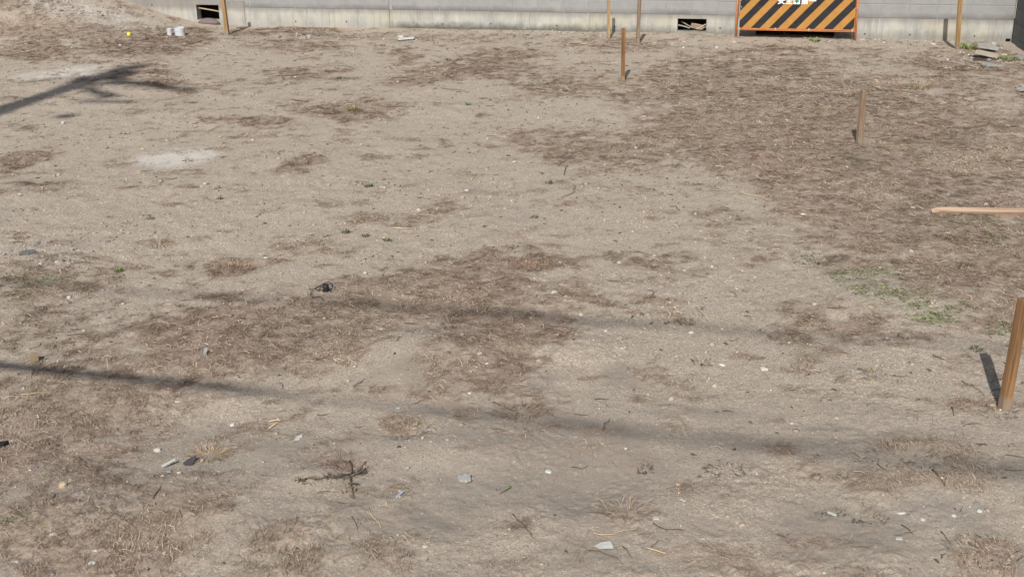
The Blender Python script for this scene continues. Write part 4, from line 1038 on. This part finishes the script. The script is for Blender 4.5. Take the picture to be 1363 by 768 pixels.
def tuft(px, py, n, L, w, cols, label, cat, name, spread=.03, lean=(.3, 1.3), mat=None, group=None, flatx=1.0):
    p = gp(px, py); items = []
    for _ in range(n):
        a = random.uniform(0, 6.283); c = random.choice(cols); r = spread * math.sqrt(random.random())
        items.append((math.cos(a) * r * flatx, math.sin(a) * r, -.002 + (hz(p.x + math.cos(a) * r * flatx, p.y + math.sin(a) * r) - p.z), a + random.uniform(-.8, .8), L * random.uniform(.5, 1.15), w * random.uniform(.7, 1.3), random.uniform(*lean), tuple(x * random.uniform(.8, 1.2) for x in c)))
    return tag(obj(name, blade_mesh(name, items, mat or M_leaf), None, p), label, cat, group)
GR = [(.10, .12, .055), (.13, .15, .07), (.08, .09, .05)]
BR = [(.24, .17, .115), (.17, .12, .085), (.30, .22, .15), (.36, .28, .19)]
ST = [(.46, .36, .23), (.38, .29, .18), (.52, .43, .30), (.22, .16, .10)]
GL = [(.16, .21, .05), (.13, .17, .045), (.2, .24, .09)]
DK = [(.11, .095, .07), (.08, .07, .055), (.15, .12, .09), (.10, .10, .065)]
tuft(491, 249, 60, .035, .006, GR, 'small dark green tuft alone on bare sand at upper centre', 'weed', 'weed_tuft', .03)
tuft(731, 244, 50, .035, .006, GR, 'dark green tuft at upper centre right of the curved twig line', 'weed', 'weed_tuft', .025)
tuft(461, 310, 55, .03, .006, DK + GR, 'grey green tuft left under the small brown patch at centre', 'weed', 'weed_tuft', .03)
tuft(516, 321, 50, .028, .006, GR, 'dark green tuft below the small brown patch at centre', 'weed', 'weed_tuft', .025)
tuft(487, 315, 40, .03, .005, DK, 'dark dry tuft between two green tufts at centre', 'weed', 'weed_tuft', .025)
tuft(712, 290, 35, .025, .006, GR, 'light green sprig on sand right of centre', 'weed', 'weed_tuft', .025)
tuft(623, 140, 30, .05, .007, [(.12, .17, .10)], 'pale green sprig right of the brown patch at top centre', 'weed', 'weed_tuft', .03)
tuft(597, 81, 30, .05, .008, GR, 'dark green sprig within the upper brown band near the wall', 'weed', 'weed_tuft', .03)
tuft(451, 106, 25, .05, .008, GR, 'tiny dark green sprig on sand at the upper centre left', 'weed', 'weed_tuft', .02)
tuft(158, 361, 50, .03, .006, GL + GR, 'bright green sprig on grey soil right of the gravelly patch', 'weed', 'weed_tuft', .03)
tuft(200, 292, 35, .025, .006, GR, 'small green sprig on bare sand at left', 'weed', 'weed_tuft', .025)
tuft(293, 265, 35, .025, .006, GR, 'green sprig on bare sand left of the centre brown patch', 'weed', 'weed_tuft', .025)
tuft(1276, 67, 1, .001, .001, GR, 'tiny sprout at the foot of the yellow corner stake', 'weed', 'weed_tuft', .001) if False else None
tuft(1289, 66, 80, .10, .012, GL, 'bright yellow green weed between the yellow corner stake and the slabs', 'weed', 'weed_tuft', .12, (.3, 1.2))
tuft(1345, 80, 110, .07, .012, GL, 'green weed right of the propped slabs in the rear corner', 'weed', 'weed_tuft', .16, (.3, 1.2), flatx=1.3)
tuft(1325, 80, 30, .06, .012, GR, 'dark green weed at the right end of the lower propped slab', 'weed', 'weed_tuft', .06)
tuft(1085, 55, 60, .06, .012, GL, 'small green weed in front of the barricade bottom rail', 'weed', 'weed_tuft', .08)
tuft(280, 606, 260, .07, .0019, ST, 'yellow straw bundle right of the black shard at lower left', 'straw bundle', 'straw_bundle', .05, (1.1, 1.55), M_straw, flatx=1.5)
tuft(215, 327, 90, .06, .003, BR, 'reddish brown dry tuft on sand at left', 'dry tuft', 'dry_tuft', .06, (.5, 1.5), M_straw, flatx=1.5)
tuft(312, 360, 160, .07, .003, [(.30, .19, .11), (.22, .15, .10), (.36, .25, .16)], 'larger reddish brown dry tuft left of the black scrap', 'dry tuft', 'dry_tuft', .10, (.5, 1.5), M_straw, flatx=1.8)
tuft(712, 358, 90, .06, .003, [(.36, .22, .13), (.26, .17, .11)], 'orange brown dry tuft in the litter at centre right', 'dry tuft', 'dry_tuft', .08, (.6, 1.5), M_straw, flatx=1.6)
tuft(1222, 118, 120, .12, .006, [(.33, .22, .12), (.26, .18, .11)], 'rust brown dry tuft between the corner stake and the lone grey stake', 'dry tuft', 'dry_tuft', .14, (.6, 1.5), M_straw, flatx=1.6)
tuft(470, 130 if False else 147, 60, .1, .006, [(.34, .28, .16)], 'ochre dry tuft in the top centre brown patch', 'dry tuft', 'dry_tuft', .08, (.6, 1.5), M_straw)
tuft(1162, 498, 60, .045, .003, DK + BR, 'dark brown dry tuft on bare sand right of centre between the shadows', 'dry tuft', 'dry_tuft', .04, (.6, 1.5), M_straw, flatx=1.5)
tuft(1081, 480, 35, .04, .003, [(.28, .19, .11)], 'small rust brown dry tuft left of the dark one between the shadows', 'dry tuft', 'dry_tuft', .03, (.6, 1.5), M_straw)
tuft(834, 682, 120, .08, .0018, BR + BR + ST, 'sprawling dead weed at the lower rim of the smooth damp patch', 'dead weed', 'dead_weed', .06, (1.1, 1.56), M_straw, flatx=1.6)
tuft(858, 626, 45, .035, .003, DK, 'small dark dead sprig at the right rim of the damp patch', 'dead weed', 'dead_weed', .03, (.6, 1.5), M_straw)
tuft(970, 625, 70, .035, .004, DK + BR, 'dark bark litter lump right of the damp patch', 'litter', 'litter_clump', .05, (.8, 1.55), M_straw, flatx=2)
tuft(1107, 683, 60, .018, .004, DK, 'left of the two dark moss scraps at lower right', 'moss', 'moss_scrap', .035, (.6, 1.4), flatx=1.8)
tuft(1160, 693, 75, .018, .004, DK, 'right of the two dark moss scraps at lower right', 'moss', 'moss_scrap', .04, (.6, 1.4), flatx=1.9)
tuft(1043, 712, 30, .018, .004, DK + BR, 'tiny brown moss scrap left of the two dark ones at lower right', 'moss', 'moss_scrap', .02, (.6, 1.4))
tuft(1207, 606, 140, .06, .0028, DK + BR, 'dark root litter on the lower cable shadow at lower right', 'litter', 'litter_clump', .10, (.9, 1.55), M_straw, flatx=2.2)
tuft(692, 549, 110, .075, .0026, DK + BR, 'dark bundle of fine roots on the lower cable shadow at centre', 'litter', 'litter_clump', .06, (1., 1.56), M_straw, flatx=2.4)
tuft(912, 430, 60, .04, .004, GR + DK, 'dark olive weed at the end of the upper cable shadow', 'weed', 'weed_tuft', .04, (.5, 1.4), flatx=1.3)
tuft(1320, 466, 40, .03, .006, GR, 'dark green sprig just above the shadow of the nearest stake', 'weed', 'weed_tuft', .03) if False else tuft(1300, 466, 40, .03, .006, GR, 'dark green sprig above the shadow tip of the nearest stake', 'weed', 'weed_tuft', .03)
tuft(935, 483, 60, .03, .004, DK + BR, 'dark twiggy litter lump left of the white grey stone', 'litter', 'litter_clump', .04, (.8, 1.5), M_straw, flatx=1.5)
tuft(544, 575, 70, .05, .0028, DK + BR, 'tangled dead roots over a small hollow at lower centre', 'litter', 'litter_clump', .07, (.8, 1.5), M_straw, flatx=1.3)
tuft(1328, 549, 110, .035, .003, DK + BR, 'dry litter gathered round the foot of the nearest stake', 'litter', 'litter_clump', .07, (.9, 1.55), M_straw, flatx=1.4)
tuft(1310, 735, 120, .05, .003, DK + BR, 'brown leaf litter mat at the bottom right corner', 'litter', 'litter_clump', .10, (.8, 1.55), M_straw, flatx=1.6)
tuft(1090, 350, 40, .05, .005, GR + DK, 'dark weed lump at the left rim of the green weeds area', 'weed', 'weed_tuft', .06, (.6, 1.4), flatx=1.5)
tuft(1283, 355, 40, .04, .006, DK + GR, 'dark green lump in the brown grass below the lying stake', 'weed', 'weed_tuft', .04)
tuft(1312, 322, 55, .04, .006, DK + GR, 'wider dark green lump right below the lying stake', 'weed', 'weed_tuft', .06, flatx=1.5)

# brown weed root cross
def root_cross():
    p = gp(467, 637); root = bpy.data.objects.new('uprooted_weed', None); root.location = p; link(root)
    tag(root, 'uprooted dry weed forming a brown cross on the soil at lower left', 'dead weed')
    def br(pixels, r, name='stem', lift=.012):
        P = [gp(x, y) + Vector((0, 0, lift)) - p for x, y in pixels]; bm = bmesh.new(); add_tube(bm, P, [r * (1 - .5 * i / len(P)) for i in range(len(P))], 6)
        for q0, q1 in zip(P[:-1], P[1:]):
            for _ in range(4):
                q = q0.lerp(q1, random.random()); a = random.uniform(0, 6.28); e = q + Vector((math.cos(a) * .02, math.sin(a) * .02, random.uniform(-.004, .012)))
                add_tube(bm, [q, q.lerp(e, .5) + Vector((0, 0, .003)), e], [.0018, .0015, .0008], 4)
        bm_obj(name, bm, M_tw, root, None, None, True)
    br([(467, 634), (456, 635), (445, 638), (436, 637), (425, 640), (410, 639), (396, 642)], .0034, 'branch')
    br([(466, 616), (468, 624), (467, 634)], .0042, 'branch'); br([(467, 637), (466, 644), (468, 650)], .0026, 'branch'); br([(468, 652), (470, 658), (469, 666)], .002, 'branch')
    br([(467, 636), (480, 631), (487, 627)], .004, 'branch'); br([(478, 628), (487, 617)], .002, 'branch')
    br([(464, 646), (478, 647)], .003, 'branch')
    items = []
    for (a, b_, n, c) in ((402, 641, 22, DK + BR), (420, 640, 12, BR), (440, 637, 25, DK + BR), (452, 636, 25, DK), (478, 630, 40, DK), (463, 645, 12, GR), (468, 655, 20, BR)):
        q = gp(a, b_) - p
        for _ in range(n):
            cc = random.choice(c); items.append((q.x + random.gauss(0, .018), q.y + random.gauss(0, .012), q.z + .002, random.uniform(0, 6.28), random.uniform(.012, .03), random.uniform(.003, .006), random.uniform(.6, 1.5), tuple(x * random.uniform(.7, 1.1) for x in cc)))
    o = obj('dry_leaves', blade_mesh('dry_leaves', items, M_straw), root); o['kind'] = 'stuff'
root_cross()

# ------------------------------------------------------------------ utility pole and cables beyond the frame, whose shadows fall on the lot
TAN = math.tan(EL)
PB = np.array([-8.15, 1.15])
def pole_pt(px, py):
    """place on the pole (lateral offset, height) whose shadow falls at a survey pixel"""
    q = G0(px, py)[:2] - PB; along = q @ SUNH; lat = q @ np.array([SUNH[1], -SUNH[0]])
    return Vector((PB[0] + SUNH[1] * lat, PB[1] - SUNH[0] * lat, along * TAN))
M_pole = mat_stone('pole_concrete', lin(150, 148, 142), lin(172, 170, 164), 8)
M_steel = mat_stone('galvanised_steel', lin(130, 134, 136), lin(160, 163, 165), 12, .5, .001)
def utility_pole(loc, top, label):
    root = bpy.data.objects.new('utility_pole', None); root.location = loc; link(root); tag(root, label, 'utility pole')
    bm = bmesh.new(); add_tube(bm, [(0, 0, -.5), (0, 0, top * .5), (0, 0, top)], [.22, .19, .15], 20); bm_obj('pole', bm, M_pole, root, None, None, True)
    return root
tip = pole_pt(193, 90)
base_p = Vector((PB[0], PB[1], 0)); base_p.z = hz(PB[0], PB[1])
pole = utility_pole(base_p, tip.z, 'tall concrete utility pole left of the lot carrying the cables')
def loc_(v): return v - base_p
def pole_bar(name, a, b_, r, mat=M_steel, seg=8):
    bm = bmesh.new(); add_tube(bm, [loc_(a), loc_(a.lerp(b_, .5)), loc_(b_)], r, seg); return bm_obj(name, bm, mat, pole, None, None, True)
def shove(v, k): return v + Vector((SUNH[0], SUNH[1], 0)) * k + Vector((0, 0, k * TAN))   # slide along the light, keeps the shadow
pole_bar('crossarm', pole_pt(118, 111), pole_pt(205, 112), .06)  # fittings out of view, shaped as blobs to match the pole's shadow
pole_bar('crossarm', pole_pt(200, 110), pole_pt(262, 123), .05)
pole_bar('crossarm', pole_pt(105, 135), pole_pt(178, 136), .045)
pole_bar('crossarm', pole_pt(28, 110), pole_pt(84, 102), .035)
pole_bar('arm_stay', pole_pt(100, 112), pole_pt(140, 127), .07)
pole_bar('arm_stay', pole_pt(150, 107), pole_pt(215, 116), .09)
pole_bar('transformer', pole_pt(112, 108), pole_pt(120, 103), .20, M_steel, 16)
pole_bar('transformer', pole_pt(150, 105), pole_pt(172, 97), .15, M_steel, 16)
pole_bar('cable_box', pole_pt(135, 129), pole_pt(150, 127), .10, M_steel, 12)
pole_bar('cable_box', pole_pt(210, 115), pole_pt(232, 118), .08, M_steel, 12)
pole_bar('cable_box', pole_pt(76, 154), pole_pt(98, 154), .08, M_steel, 12)
pole_bar('arm_stay', pole_pt(168, 93), pole_pt(196, 88), .09)
def cable(shA, shB, hA, hB, r, label, prof=None, ext=(0.5, 1.6)):
    """straight run whose shadow passes through two survey pixels; heights at those points"""
    a = G0(*shA)[:2]; b_ = G0(*shB)[:2]
    A = Vector((a[0] - SUNH[0] * hA / TAN, a[1] - SUNH[1] * hA / TAN, hA)); B = Vector((b_[0] - SUNH[0] * hB / TAN, b_[1] - SUNH[1] * hB / TAN, hB))
    d = B - A; P0 = A - d * ext[0]; P1 = B + d * ext[1]
    n = 96; pts = [P0.lerp(P1, i / n) for i in range(n + 1)]
    ts = [-ext[0] + (1 + ext[0] + ext[1]) * i / n for i in range(n + 1)]
    rr = [float(np.interp(t, [q[0] for q in prof], [q[1] for q in prof])) for t in ts]  # thickness varied along the run to deepen and fade its shadow
    bm = bmesh.new(); add_tube(bm, [p - P0 for p in pts], rr, 8)
    return tag(bm_obj('utility_cable', bm, M_black, None, P0, None, True), label, 'cable'), P0, P1
c1, p0, p1 = cable((0, 486), (1363, 628), 4.2, 12.0, .03, 'lower overhead utility cable above the viewer', [(0, .036), (.28, .034), (.33, .012), (.42, .012), (.55, .024), (1, .030), (2, .030)])
c2, q0, q1 = cable((0, 375), (1363, 466), 9.0, 10.0, .03, 'upper overhead utility cable above the viewer', [(0, .022), (.12, .020), (.17, .012), (.32, .012), (.38, .028), (.62, .030), (.70, .016), (2, .014)])
